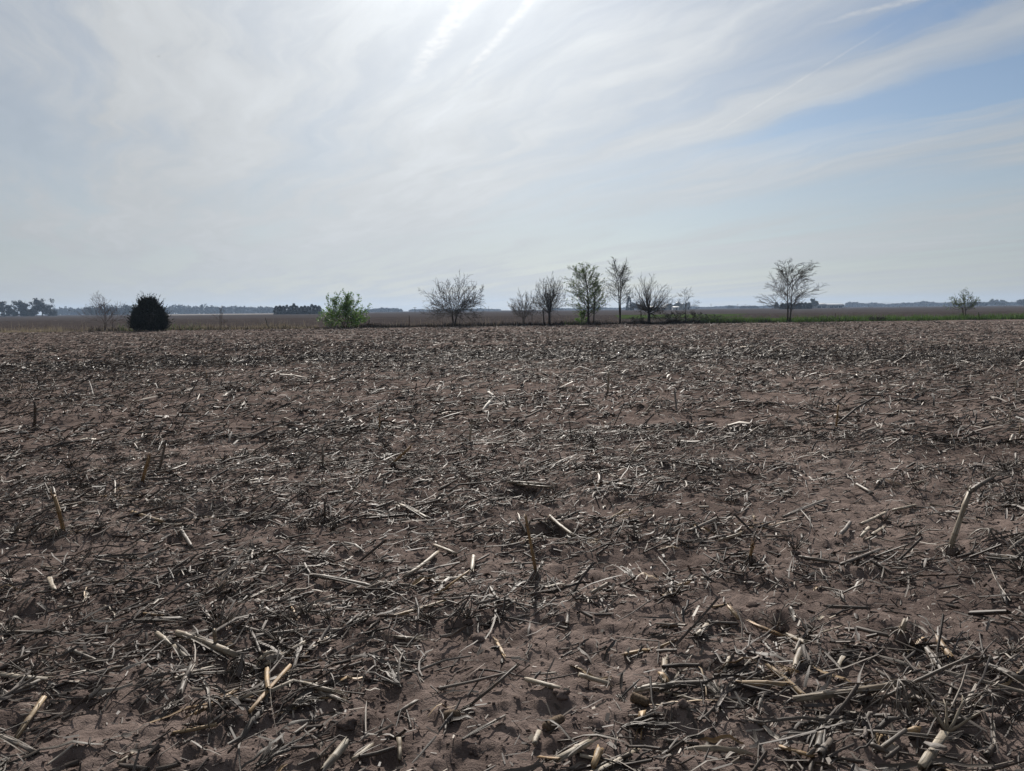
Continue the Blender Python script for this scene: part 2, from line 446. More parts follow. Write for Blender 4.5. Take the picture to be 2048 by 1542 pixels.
# ------------------------------------------------------------------ ground
def build_field():
    fine = np.linspace(R(-60), R(60), 470)
    coarse = np.linspace(R(60), R(360 - 60), 60)[1:-1]
    ang = np.concatenate([fine, coarse]); A = len(ang)
    r = [0.35]
    while r[-1] < 1.6: r.append(r[-1] + 0.12)
    while r[-1] < 13: r.append(r[-1] * 1.0064)
    while r[-1] < 90: r.append(r[-1] * 1.016)
    while r[-1] < 3000: r.append(r[-1] * 1.10)
    r = np.array(r); K = len(r)
    rr, aa = np.meshgrid(r, ang, indexing='ij')
    x = rr * np.sin(aa); y = rr * np.cos(aa)
    z = height(x, y)
    v = np.stack([x, y, z], -1).reshape(-1, 3)
    i = np.arange(K - 1)[:, None] * A; j = np.arange(A)[None, :]; j2 = (j + 1) % A
    f = np.stack([i + j, i + A + j, i + A + j2, i + j2], -1).reshape(-1, 4)[:, ::-1]
    c = len(v); v = np.concatenate([v, [[0, 0, float(height(0, 0))]]])
    t = np.stack([np.full(A, c), np.arange(A), (np.arange(A) + 1) % A], -1)[:, ::-1]
    o = link('field', make_mesh('field', v, [f, t], M['soil'], True))
    set_props(o, 'brown tilled soil of the harvested corn field', None, None, 'structure')
build_field()

def hz_point(px, dist):
    """Ground point straight below pixel column px, DIST metres ahead."""
    d = pix_ray(px, 618); return np.array((d.x / d.y * dist, dist))
def sheet(name, poly_px, mat, z, label):
    """A flat sheet of land: poly of (pixel column, distance)."""
    pts = np.array([[*hz_point(p, d), z] for p, d in poly_px])
    o = link(name, make_mesh(name, pts, [np.arange(len(pts))[None]], mat))
    o['label'] = label; o['kind'] = 'structure'
M['far1'] = far_soil('far_soil_dark', (0.034, 0.029, 0.028), (0.084, 0.070, 0.066), 0.05, 1.4, R(-35))
M['far2'] = far_soil('far_soil_plum', (0.054, 0.047, 0.047), (0.080, 0.071, 0.070), 0.02, 0.10)
M['far3'] = far_soil('far_soil_pale', (0.22, 0.20, 0.19), (0.30, 0.28, 0.26), 0.02, 0.10)
M['far_green'] = far_soil('far_green', (0.034, 0.056, 0.018), (0.066, 0.095, 0.030), 0.10, 0.4)
def hd(px):                      # distance of the hedge line at pixel column px
    k = (px - 1024) / F
    return HEDGE0 / (1 - HEDGEK * k)
def far_field():
    px = np.linspace(-700, 2700, 320); tt = np.linspace(0, 1, 96) ** 1.5
    d0 = np.array([hd(p) + 1.2 for p in px])
    D = d0[None, :] + (178 - d0[None, :]) * tt[:, None]
    k = np.array([hz_point(p, 1.0)[0] for p in px])
    X = k[None, :] * D; Y = D
    a = X * 0.80 + Y * 0.60
    z = 0.03 + 0.05 * np.cos(a * TAU / 1.9) * (0.5 + fbm(X * 0.1, Y * 0.1, 2, 51)) + (fbm(X * 0.6, Y * 0.6, 4, 52, 0.65) - 0.5) * 0.30
    z = np.where(tt[:, None] < 0.002, -0.02, z)
    A = len(px); v = np.stack([X, Y, z], -1).reshape(-1, 3)
    i = np.arange(len(tt) - 1)[:, None] * A; j = np.arange(A - 1)[None]
    f = np.stack([i + j, i + j + 1, i + A + j + 1, i + A + j], -1).reshape(-1, 4)
    o = link('far_field', make_mesh('far_field', v, [f], M['far1'], False)); set_props(o, 'dark ploughed field behind the hedge line', None, None, 'structure')
far_field()
sheet('open_field', [(-700, 174), (2700, 174), (2700, 1900), (-700, 1900)], M['far2'], 0.090, 'wide plum brown field reaching to the distant woods')
sheet('pale_field', [(330, 480), (660, 480), (690, 900), (280, 900)], M['far3'], 0.15, 'bleached pale stubble strip below the distant woods')
sheet('green_verge', [(1390, hd(1390) + 1.6), (2700, hd(2700) + 1.6), (2700, hd(2700) + 26), (2000, hd(2000) + 15), (1340, hd(1340) + 22)], M['far_green'], 0.14, 'strip of spring grass behind the hedge line')
sheet('green_field', [(1240, 105), (1440, 105), (1500, 165), (1230, 165)], M['far_green'], 0.12, 'small green patch in the field before the farm')

# ------------------------------------------------------------------ crop residue
def ori(n):
    return rng.normal(R(18), R(48), n)
def scatter(n, r0, r1, lo=0.12, power=1.0, amax=46):
    """Points in the view wedge, thicker where the residue mats lie."""
    xs, ys = [], []
    got = 0
    while got < n:
        k = n * 2
        q = rng.random(k)
        r = np.sqrt(r0 * r0 + q * (r1 * r1 - r0 * r0)) if power == 1.0 else np.exp(np.log(r0) + q * (np.log(r1) - np.log(r0)))
        a = R(amax) * (rng.random(k) * 2 - 1)
        x, y = r * np.sin(a), r * np.cos(a)
        keep = (rng.random(k) < lo + (1 - lo) * mat_density(x, y)) & (y < hedge_y(x) - 1.0)
        xs.append(x[keep]); ys.append(y[keep]); got += keep.sum()
    return np.concatenate(xs)[:n], np.concatenate(ys)[:n]
def lying(x, y, L, ang, tilt, lift, K=3, sag=0.0):
    """Centre lines of pieces lying on the ground, (N,K,3)."""
    t = np.linspace(-0.5, 0.5, K)[None, :]
    ca, sa = np.cos(ang)[:, None], np.sin(ang)[:, None]
    X = x[:, None] + ca * t * L[:, None]; Y = y[:, None] + sa * t * L[:, None]
    bend = (rng.normal(0, 1, len(x)) * sag * L)[:, None] * (4 * t * t - 0.5)
    X = X - sa * bend; Y = Y + ca * bend
    h = height(X, Y)
    ends = h[:, [0]] * (0.5 - t) + h[:, [-1]] * (0.5 + t)
    mid = np.maximum(ends, ends + (h - ends).max(1, keepdims=True) * 0.7)
    Z = mid + lift[:, None] + np.abs(np.tan(tilt))[:, None] * (t + 0.5) * L[:, None]
    return np.stack([X, Y, Z], -1)

def litter_near(name, n_stick, n_strip, n_bit, r0, r1, mat, label, pw=1.0):
    g = Geo()
    # stalk splinters
    x, y = scatter(n_stick, r0, r1, 0.18, pw, 60)
    L = rng.lognormal(math.log(0.060), 0.6, n_stick).clip(0.02, 0.30); a = ori(n_stick)
    rad = rng.lognormal(math.log(0.0042), 0.45, n_stick).clip(0.0018, 0.011)
    tl = np.abs(rng.normal(0, R(7), n_stick)); tl[rng.random(n_stick) < 0.08] = R(35)
    P = lying(x, y, L, a, tl, rad + rng.exponential(0.006, n_stick), 3, 0.03)
    RR = np.repeat(rad[:, None], 3, 1) * rng.uniform(0.7, 1.1, (n_stick, 3))
    g.tubes(P, RR, 4, 0.8, caps=False)
    # leaf strips
    x, y = scatter(n_strip, r0, r1, 0.16, pw, 60)
    L = rng.lognormal(math.log(0.088), 0.6, n_strip).clip(0.03, 0.36); a = ori(n_strip)
    P = lying(x, y, L, a, np.abs(rng.normal(0, R(7), n_strip)), rng.exponential(0.010, n_strip) + 0.003, 4, 0.04)
    P[..., 2] += rng.normal(0, 0.006, (n_strip, 4))
    w = rng.lognormal(math.log(0.0040), 0.45, n_strip).clip(0.0015, 0.011)
    prof = np.array([0.7, 1.0, 0.95, 0.55])[None] * rng.uniform(0.75, 1.2, (n_strip, 4))
    side = np.stack([-np.sin(a), np.cos(a), rng.normal(0, 0.6, n_strip)], -1)
    g.ribbons(P, w[:, None] * prof, norm(side), rng.normal(0, 0.8, n_strip), rng.normal(0, 0.7, n_strip))
    # small chips
    x, y = scatter(n_bit, r0, r1, 0.42, pw, 60)
    L = rng.lognormal(math.log(0.028), 0.5, n_bit).clip(0.010, 0.08); a = rng.random(n_bit) * TAU
    P = lying(x, y, L, a, np.abs(rng.normal(0, R(14), n_bit)), rng.exponential(0.004, n_bit) + 0.0015, 2, 0)
    w = rng.lognormal(math.log(0.0022), 0.5, n_bit).clip(0.0009, 0.007)
    q = norm(np.stack([-np.sin(a), np.cos(a), rng.normal(0, 0.8, n_bit)], -1)) * (w * 1.3)[:, None]
    v = np.stack([P[:, 0] - q, P[:, 0] + q * 0.7, P[:, 1] + q * 0.8, P[:, 1] - q * 0.6], 1)
    g.add(v, [np.arange(n_bit * 4).reshape(-1, 4)])
    o = link(name, g.mesh(name, mat)); set_props(o, label, None, None, 'stuff')
litter_near('corn_litter', 15000, 15500, 44000, 1.4, 9.5, M['litter'], 'fine shredded corn leaf and stalk litter matted on the soil')
def litter_far(name, n, r0, r1, mat, label, wscale, sides, lscale, pw=1.0, lo=0.25):
    g = Geo()
    h = n // 2
    x, y = scatter(h, r0, r1, lo, pw)
    L = (rng.lognormal(math.log(0.12), 0.5, h) * lscale).clip(0.04, 0.6); a = rng.normal(R(12), R(62), h)
    rad = (rng.lognormal(math.log(0.0058), 0.45, h) * wscale).clip(0.002, 0.024)
    tl = np.abs(rng.normal(0, R(9), h)); q = rng.random(h) < 0.10; tl[q] = rng.uniform(R(20), R(62), q.sum())
    L[q] *= 0.55
    P = lying(x, y, L, a, tl, rad + rng.exponential(0.012, h), 2, 0)
    g.tubes(P, np.repeat(rad[:, None], 2, 1), sides, 0.6, caps=False)
    h = n - h
    x, y = scatter(h, r0, r1, lo * 0.85, pw)
    L = (rng.lognormal(math.log(0.15), 0.5, h) * lscale).clip(0.05, 0.6); a = rng.normal(R(12), R(62), h)
    P = lying(x, y, L, a, np.abs(rng.normal(0, R(11), h)), rng.exponential(0.018, h) + 0.004, 3 if r0 < 15 else 2, 0.08)
    if r0 < 15: P[:, 1, 2] += np.abs(rng.normal(0, 0.02, h))
    w = (rng.lognormal(math.log(0.0075), 0.5, h) * wscale).clip(0.003, 0.03)
    side = np.stack([-np.sin(a), np.cos(a), rng.normal(0, 0.9, h)], -1)
    g.ribbons(P, w[:, None] * rng.uniform(0.5, 1.1, (h, P.shape[1])), norm(side), rng.normal(0, 0.7, h), rng.normal(0, 1.2, h))
    o = link(name, g.mesh(name, mat)); set_props(o, label, None, None, 'stuff')
litter_far('corn_litter', 42000, 9.0, 27, M['litter_far'], 'loose corn stalk and leaf litter over the middle of the field', 1.0, 4, 1.0)
litter_far('corn_litter', 112000, 22, 82, M['litter_far'], 'grey brown corn litter speckling the far side of the field', 1.30, 3, 0.90, 2.0, 0.36)

def tufts(n, r0, r1, size, pw=1.0):
    """Dark bristly root and leaf tufts, too many to count."""
    g = Geo(); k = 15 if r0 < 15 else 9
    x, y = scatter(n, r0, r1, 0.10, pw)
    X = np.repeat(x, k) + rng.normal(0, size * 0.35, n * k); Y = np.repeat(y, k) + rng.normal(0, size * 0.35, n * k)
    sz = np.repeat(size * rng.lognormal(0, 0.4, n), k) * rng.uniform(0.5, 1.2, n * k)
    b = np.stack([X, Y, height(X, Y) - 0.005], -1); a = rng.random(n * k) * TAU; el = rng.uniform(0.05, 1.0, n * k)
    d = np.stack([np.cos(a) * np.cos(el), np.sin(a) * np.cos(el), np.sin(el)], -1) * sz[:, None]
    sd_ = norm(np.cross(d, rng.normal(0, 1, d.shape))) * (sz * rng.uniform(0.025, 0.06, n * k))[:, None]
    v = np.stack([b - sd_, b + sd_, b + d + sd_ * 0.5, b + d - sd_ * 0.5], 1)
    g.add(v, [np.arange(n * k * 4).reshape(-1, 4)])
    o = link('root_tufts', g.mesh('root_tufts', M['tuft'])); set_props(o, 'dark bristly tufts of roots and leaves dotting the field', None, None, 'stuff')
M['tuft'] = residue_mat('tuft_dark', [(0.0, (0.030, 0.025, 0.021)), (0.7, (0.075, 0.060, 0.050)), (1.0, (0.16, 0.13, 0.10))], False, 0.7, 0.25)
tufts(2600, 5.5, 30, 0.070)
tufts(4400, 24, 80, 0.11)  # far root tufts, extra ones added as dark for the shaded clod sides
# crumbs and small clods of soil too many to count
def clod_template(seed, sub=1):
    r = np.random.default_rng(seed)
    t = (1 + 5 ** 0.5) / 2
    v = norm(np.array([(-1, t, 0), (1, t, 0), (-1, -t, 0), (1, -t, 0), (0, -1, t), (0, 1, t), (0, -1, -t), (0, 1, -t), (t, 0, -1), (t, 0, 1), (-t, 0, -1), (-t, 0, 1)], float))
    f = np.array([(0, 11, 5), (0, 5, 1), (0, 1, 7), (0, 7, 10), (0, 10, 11), (1, 5, 9), (5, 11, 4), (11, 10, 2), (10, 7, 6), (7, 1, 8), (3, 9, 4), (3, 4, 2), (3, 2, 6), (3, 6, 8), (3, 8, 9), (4, 9, 5), (2, 4, 11), (6, 2, 10), (8, 6, 7), (9, 8, 1)])
    for _ in range(sub):
        cache = {}; vv = [tuple(a) for a in v]; nf = []
        def mid(a, b):
            k = (min(a, b), max(a, b))
            if k not in cache:
                cache[k] = len(vv); q = (np.array(vv[a]) + np.array(vv[b])); vv.append(tuple(q / np.linalg.norm(q)))
            return cache[k]
        for a, b, c in f:
            ab, bc, ca = mid(a, b), mid(b, c), mid(c, a)
            nf += [(a, ab, ca), (b, bc, ab), (c, ca, bc), (ab, bc, ca)]
        v = np.array(vv); f = np.array(nf)
    q = v * 1.7 + seed
    lump = vnoise(q[:, 0] + q[:, 2] * 0.7, q[:, 1] - q[:, 2] * 0.6, seed) - 0.5
    return v * (1 + lump[:, None] * 0.7 + r.normal(0, 0.13 if sub < 2 else 0.075, (len(v), 1))), f
def crumbs():
    g = Geo()
    tv = np.array([(1, 0, 0), (-1, 0, 0), (0, 1, 0), (0, -1, 0), (0, 0, 1), (0, 0, -1.0)])
    tf = np.array([(0, 2, 4), (2, 1, 4), (1, 3, 4), (3, 0, 4), (2, 0, 5), (1, 2, 5), (3, 1, 5), (0, 3, 5)])
    n = 17000
    x, y = scatter(n, 1.5, 11, 0.9, 2.0, 60)
    s = rng.lognormal(math.log(0.0042), 0.55, n).clip(0.0016, 0.010)
    sc = np.stack([s * rng.uniform(0.8, 1.5, n), s * rng.uniform(0.8, 1.5, n), s * rng.uniform(0.35, 0.65, n)], -1)
    a = rng.random(n) * TAU
    V = tv[None] * sc[:, None] * rng.uniform(0.7, 1.3, (n, 6, 1))
    V = np.stack([V[..., 0] * np.cos(a)[:, None] - V[..., 1] * np.sin(a)[:, None], V[..., 0] * np.sin(a)[:, None] + V[..., 1] * np.cos(a)[:, None], V[..., 2]], -1)
    V = V + np.stack([x, y, height(x, y) + s * 0.3], -1)[:, None]
    g.add(V, [(tf[None] + np.arange(n)[:, None, None] * 6).reshape(-1, 3)])
    o = link('soil_crumbs', g.mesh('soil_crumbs', M['soil'])); set_props(o, 'small crumbs of soil strewn between the residue', None, None, 'stuff')
crumbs()

# ---- single stalk pieces
TONE = {'pale': 'pale', 'tan': 'tan', 'grey': 'greyish', 'dark': 'dark'}
def stalk_geo(P0, P1, rad, style='whole', bow=0.02):
    """A corn stalk from P0 to P1: rings, swollen joints, torn ends."""
    g = Geo()
    P0, P1 = np.asarray(P0, float), np.asarray(P1, float)
    L = np.linalg.norm(P1 - P0)
    n = max(1, int(L / 0.125)); off = random.random() * 0.6 + 0.2
    ts = [0.0, 1.0, 0.5]; nd = {}
    for k in range(n):
        c = (k + off) / n
        if 0.06 < c < 0.94:
            w = 0.010 / L
            for q, m_ in ((-w, 0.25), (0, 1.0), (w, 0.25)):
                t = c + q; ts.append(t); nd[t] = m_
    ts = sorted(t for t in ts if 0 <= t <= 1)
    t = np.array(ts); ndv = np.array([nd.get(q, 0.0) for q in ts])
    d = (P1 - P0) / L; sd_ = norm(np.cross(d, (0, 0, 1.0)) + 1e-6)
    P = P0[None] + (P1 - P0)[None] * t[:, None] + sd_[None] * (np.sin(t * math.pi) * bow * L * random.uniform(-1, 1))[:, None]
    rr = rad * (1 - 0.12 * t) * (1 + 0.20 * ndv)
    if style == 'half':
        g.tubes(P[None], rr[None] * 1.1, 6, 1.6, nodes=ndv[None], half=True)
        off_in = np.array((0, 0, -rad * 0.15))
        g.tubes((P + off_in)[None, ::-1], rr[None, ::-1] * 0.92, 6, 1.6, nodes=ndv[None, ::-1], half=True)
    else:
        g.tubes(P[None], rr[None], 10, 0.75 if style == 'whole' else 1.3, nodes=ndv[None], squash=random.uniform(0.5, 1.0), rough=0.07)
    if style == 'frayed':
        for e, sgn in ((P[-1], 1), (P[0], -1)):
            if random.random() < 0.6:
                k = random.randint(3, 6)
                a = rng.random(k) * TAU
                b = np.stack([np.cos(a), np.sin(a), np.abs(np.sin(a * 2)) * 0.5], -1) * rad * 0.7
                s0 = e[None] + b - d[None] * sgn * 0.01
                s1 = s0 + d[None] * sgn * rng.uniform(0.02, 0.07, (k, 1)) + b * rng.uniform(-0.3, 0.9, (k, 1))
                g.tubes(np.stack([s0, (s0 + s1) / 2 + rng.normal(0, 0.002, (k, 3)), s1], 1), np.tile([[0.003, 0.0025, 0.001]], (k, 1)), 4)
    return g
LANDMARKS = [((1072, 1158), 'the orange brown stub'), ((1900, 1112), 'the snapped pale stub'), ((128, 1068), 'the bent brown stub'), ((285, 972), 'the dark orange stub'),
             ((939, 890), 'the split pale stub'), ((556, 1290), 'the star shaped roots'), ((415, 1310), 'the thick pale stalk'), ((1690, 1400), 'the long split stalk'),
             ((1870, 1520), 'the very thick stalk'), ((1800, 1284), 'the wide rooted stump'), ((1092, 1064), 'the dark hole'), ((685, 1170), 'the long grey stalk'),
             ((1722, 1070), 'the whitish chip'), ((60, 1450), 'the orange tan stick'), ((905, 1440), 'the short cob end'), ((1108, 1455), 'the brown cob'), ((1340, 1256), 'the slender cob'),
             ((515, 1538), 'the large husk sheaf'), ((800, 1378), 'the folded husk fan'), ((1500, 1120), 'the low orange stub'), ((2010, 945), 'the tall bristly roots'), ((650, 1040), 'the dark upright stub')]
_LM = np.array([ground_at(*q) for q, _ in LANDMARKS])
def near_word(x, y):
    d = np.hypot(_LM[:, 0] - x, _LM[:, 1] - y); i = int(d.argmin())
    return ' near ' + LANDMARKS[i][1] if d[i] < 0.75 else ''
def where_word(x, y):
    d = float(mat_density(x, y))
    return ('on bare soil' if d < 0.33 else ('in loose litter' if d < 0.7 else 'in thick litter')) + near_word(x, y)
def put_stalk(P0, P1, rad, tone, style='whole', label=None, sheath=False):
    P0, P1 = np.asarray(P0, float), np.asarray(P1, float)
    c = (P0 + P1) / 2
    g = stalk_geo(P0, P1, rad, style)
    L = np.linalg.norm(P1 - P0)
    me = g.mesh('corn_stalk', M[tone], True, c)
    o = link('corn_stalk', me, None, c)
    if label is None:
        size = 'stubby' if L < 0.10 else ('short' if L < 0.17 else ('medium' if L < 0.28 else 'long'))
        thick = 'thick ' if rad > 0.0085 else ''
        st = {'whole': 'corn stalk piece', 'half': 'split corn stalk', 'frayed': 'frayed corn stalk'}[style]
        label = f"{size} {thick}{TONE[tone]} {st} {where_word(c[0], c[1])}"
        set_props(o, label, 'corn stalk', 'broken corn stalks strewn over the field')
    else:
        set_props(o, label, 'corn stalk', 'broken corn stalks strewn over the field')
    if sheath:
        gs = Geo()
        d = (P1 - P0) / L
        sv = norm(np.cross(d, (0, 0, 1.0)))
        k = 2
        t = np.linspace(0.15, 0.95 + random.random() * 0.5, 5)[None, :, None]
        PP = P0[None, None] + (P1 - P0)[None, None] * t + sv[None, None] * np.array([[[rad * 1.0]], [[-rad * 0.6]]]) * (1 + t) + np.array((0, 0, rad * 0.9))[None, None] * np.array([0.9, 1.0, 0.7, 0.1, -0.5])[None, :, None]
        gs.ribbons(PP, np.array([[0.5, 1, 0.9, 0.7, 0.2]] * k) * rad * 0.28, np.stack([sv, sv]), np.array([0.6, -0.5]), np.array([0.8, -0.9]))
        link('sheath', gs.mesh('sheath', M['grey' if tone != 'dark' else 'dark'], True, c), o)
    return o
def gz(x, y): return float(height(x, y))
def ground_pt(px, py, lift=0.0):
    """The point of the uneven ground seen at a pixel."""
    d = pix_ray(px, py); z = 0.0
    for _ in range(6):
        t = (z + lift - CAMH) / d.z; x, y = d.x * t, d.y * t; z = gz(x, y)
    return np.array((x, y, z + lift))
def pix_stalk(a, b, wpx, tone, style='whole', label=None, sheath=False, up=(0, 0)):
    """A lying stalk between two pixels of ground, WPX pixels thick."""
    p = ground_pt(*a); q = ground_pt(*b)
    dist = np.linalg.norm((p + q) / 2 - np.array((0, 0, CAMH)))
    rad = min(wpx * 0.92 / F * dist / 2, 0.0165 if wpx > 20 else 0.0128)
    p = p + np.array((0, 0, rad * 0.9 + up[0] + 0.012)); q = q + np.array((0, 0, rad * 0.9 + up[1] + 0.012))
    # rest on the highest ground between the ends
    t = np.linspace(0, 1, 7)
    hx = p[0] + (q[0] - p[0]) * t; hy = p[1] + (q[1] - p[1]) * t
    over = (height(hx, hy) + rad * 0.75 - (p[2] + (q[2] - p[2]) * t)).max()
    if over > 0: p[2] += over * 0.8; q[2] += over * 0.8
    return put_stalk(p, q, rad, tone, style, label, sheath)

NAMED = [
    ((355, 1283), (476, 1328), 21, 'pale', 'whole', 'thick pale corn stalk with swollen joints leaning over a root clump', True),
    ((314, 1277), (342, 1302), 15, 'pale', 'whole', 'short pale hollow corn stalk piece beside the thick pale stalk', False),
    ((350, 1302), (375, 1327), 15, 'pale', 'frayed', 'short pale corn stalk stub under the thick pale stalk', False),
    ((0, 1360), (90, 1369), 13, 'pale', 'frayed', 'slender cream corn stalk with a knobbed broken end beside dark leaves', False),
    ((89, 1412), (31, 1487), 9, 'tan', 'whole', 'straight orange tan corn stick on bare soil near the cream knobbed stalk', False),
    ((4, 1405), (80, 1374), 8, 'grey', 'whole', 'straight grey corn stick beside the cream knobbed stalk', False),
    ((608, 1297), (532, 1334), 9, 'pale', 'whole', 'straight straw stick next to the star shaped root clump', False),
    ((581, 1347), (500, 1442), 9, 'tan', 'whole', 'long thin straw stick pointing at the star shaped root clump', False),
    ((535, 1348), (537, 1385), 9, 'tan', 'half', 'short split orange corn stalk standing against a thin straw stick', False),
    ((461, 1402), (393, 1441), 10, 'tan', 'frayed', 'yellow tan corn stick with a broken joint on a root clump', False),
    ((520, 1330), (536, 1316), 12, 'pale', 'whole', 'stubby cut corn stalk end below the star shaped root clump', False),
    ((612, 1380), (672, 1396), 10, 'pale', 'frayed', 'pale corn stalk piece split towards one end on soil', False),
    ((385, 1345), (362, 1405), 10, 'grey', 'half', 'split greyish straw piece standing off the soil near dark roots', False),
    ((268, 1253), (360, 1246), 10, 'grey', 'frayed', 'grey flattened corn stalk pointing to an upturned root clump', False),
    ((622, 1158), (748, 1182), 15, 'grey', 'whole', 'long thick grey corn stalk lying across the litter mat', True),
    ((1590, 1411), (1796, 1380), 19, 'pale', 'half', 'long split pale corn stalk ending at a drooping root fan', True),
    ((1480, 1378), (1570, 1380), 11, 'tan', 'half', 'flat split corn stalk lying behind the long split stalk', False),
    ((1535, 1340), (1607, 1400), 10, 'tan', 'half', 'slanting split straw piece crossing the long split stalk', False),
    ((1510, 1256), (1572, 1284), 9, 'tan', 'frayed', 'tan corn stick joined end to end with a pale stalk piece', False),
    ((1572, 1282), (1611, 1301), 15, 'pale', 'whole', 'short pale corn stalk with a torn end on bare soil', False),
    ((1601, 1313), (1591, 1345), 15, 'pale', 'half', 'pale split corn stalk chip standing on edge on bare soil', False),
    ((1330, 1325), (1326, 1365), 12, 'pale', 'frayed', 'pale broken corn stalk pointing down at a cracked joint', False),
    ((1324, 1360), (1336, 1376), 12, 'tan', 'whole', 'stubby tan corn stalk joint below a broken pale stalk', False),
    ((1052, 1372), (1136, 1400), 11, 'pale', 'whole', 'smooth straw corn stalk alone on a bare patch of soil', False),
    ((1160, 1360), (1216, 1376), 10, 'pale', 'frayed', 'pale corn stalk with a charred looking torn end on a clod', False),
    ((1280, 1382), (1332, 1382), 13, 'pale', 'half', 'pale boat shaped half stalk meeting a dark curled leaf', False),
    ((1332, 1384), (1408, 1373), 14, 'dark', 'half', 'dark curled leaf like half stalk on bare soil', False),
    ((1414, 1260), (1392, 1283), 13, 'pale', 'whole', 'pale thick corn stalk stub propped beside dark husks', False),
    ((1412, 1254), (1474, 1256), 7, 'grey', 'whole', 'thin grey corn stick lying above dark husks', False),
    ((1457, 1222), (1476, 1247), 9, 'tan', 'whole', 'short tan corn stalk slanting near a root clump', False),
    ((1645, 1467), (1636, 1508), 20, 'grey', 'half', 'thick grey split corn stalk chip standing on edge', False),
    ((1660, 1490), (1640, 1520), 17, 'grey', 'whole', 'thick grey hollow stalk stub beside the standing split chip', False),
    ((1180, 1496), (1114, 1532), 15, 'pale', 'frayed', 'pale tapering corn stalk with a torn end beside dark husk', False),
    ((1200, 1510), (1186, 1545), 14, 'tan', 'whole', 'yellowish corn stalk stub pointing at the torn pale stalk', False),
    ((690, 1502), (652, 1548), 20, 'pale', 'half', 'broad pale split corn stalk rising from a dark husk', False),
    ((705, 1532), (742, 1503), 10, 'pale', 'whole', 'straw corn stick with a bent end near the broad split stalk', False),
    ((798, 1486), (800, 1530), 9, 'pale', 'whole', 'slim pale corn stick pointing straight over dark debris', False),
    ((1078, 1475), (1068, 1500), 11, 'pale', 'whole', 'short pale stub beside a brown corn cob', False),
    ((1284, 1440), (1280, 1470), 13, 'tan', 'frayed', 'cracked tan stalk stub in a dark husk heap', False),
    ((1845, 1545), (1888, 1482), 23, 'pale', 'whole', 'very thick pale corn stalk with roots curling up from its end', False),
    ((1815, 1478), (1838, 1470), 13, 'tan', 'whole', 'short straw coloured stalk piece beside the very thick stalk', False),
    ((1855, 1310), (1880, 1345), 10, 'grey', 'half', 'grey split stalk sliver beside a rooted stump', False),
    ((1876, 1293), (1903, 1326), 10, 'tan', 'half', 'tan split stalk sliver beside a rooted stump', False),
    ((1752, 1350), (1786, 1370), 9, 'grey', 'whole', 'grey corn stick behind the long split stalk', False),
    ((1742, 1508), (1768, 1515), 14, 'grey', 'whole', 'stubby grey stalk lying along the drooping root fan', False),
    ((1975, 1345), (2046, 1372), 12, 'grey', 'whole', 'grey corn stalk sloping across a mat of dark leaves', True),
    ((1100, 1055), (1150, 1080), 10, 'pale', 'whole', 'pale corn stalk lying beside the dark hole in the soil', False),
    ((870, 1097), (912, 1115), 11, 'pale', 'whole', 'straw corn stalk on bare soil facing the brown upright stub', False),
    ((875, 1113), (808, 1164), 9, 'pale', 'whole', 'thin straw stalk in two joined lengths on bare soil', False),
    ((948, 1120), (944, 1148), 9, 'pale', 'frayed', 'short broken pale stalk pointing straight on bare soil', False),
    ((800, 1015), (853, 1040), 13, 'pale', 'frayed', 'pale corn stalk piece with a ragged end in litter', False),
    ((1015, 970), (1080, 990), 10, 'pale', 'whole', 'pale corn stalk bridging the hollow in the soil', True),
    ((1035, 968), (1105, 978), 9, 'pale', 'whole', 'smooth corn stalk behind the hollow in the soil', False),
    ((1185, 966), (1262, 978), 10, 'pale', 'whole', 'straight pale corn stalk tied to a dark root clump', True),
    ((1568, 1040), (1650, 1010), 11, 'grey', 'whole', 'brownish grey corn stalk lying over bare soil', False),
    ((1680, 1078), (1700, 1052), 18, 'grey', 'half', 'thick grey split stalk chip beside a white stalk chip', False),
    ((1722, 1080), (1737, 1064), 15, 'pale', 'whole', 'bright whitish stalk chip beside a thick grey chip', False),
    ((1745, 1076), (1770, 1060), 9, 'pale', 'whole', 'slim pale stalk piece beside the whitish chip', False),
    ((1712, 974), (1745, 988), 12, 'grey', 'whole', 'thick grey stub of corn stalk on plain soil', False),
    ((1600, 1117), (1675, 1135), 11, 'grey', 'whole', 'long grey brown corn stalk on the edge of bare soil', False),
    ((1682, 1136), (1760, 1110), 13, 'dark', 'whole', 'dark rotten corn stalk under paler chips', False),
    ((1722, 1055), (1770, 1030), 9, 'pale', 'whole', 'straw stalk running up to a heap of fine roots', False),
    ((1785, 1030), (1830, 1018), 11, 'pale', 'whole', 'pale stalk emerging from a heap of fine roots', False),
    ((265, 1032), (325, 1052), 12, 'tan', 'whole', 'tan corn stalk half buried in the litter ridge', False),
    ((360, 1065), (384, 1097), 11, 'grey', 'whole', 'grey corn stalk stub crossing the litter ridge', False),
    ((334, 950), (372, 935), 11, 'grey', 'whole', 'grey brown stalk lying against the leaning stub', False),
    ((100, 1165), (110, 1190), 10, 'pale', 'whole', 'short upright pale stalk chip in flattened leaf litter', False),
]
for (a, b, w, tone, style, label, sh) in NAMED:
    pix_stalk(a, b, w, tone, style, label, sh or (w > 9 and random.random() < 0.4))

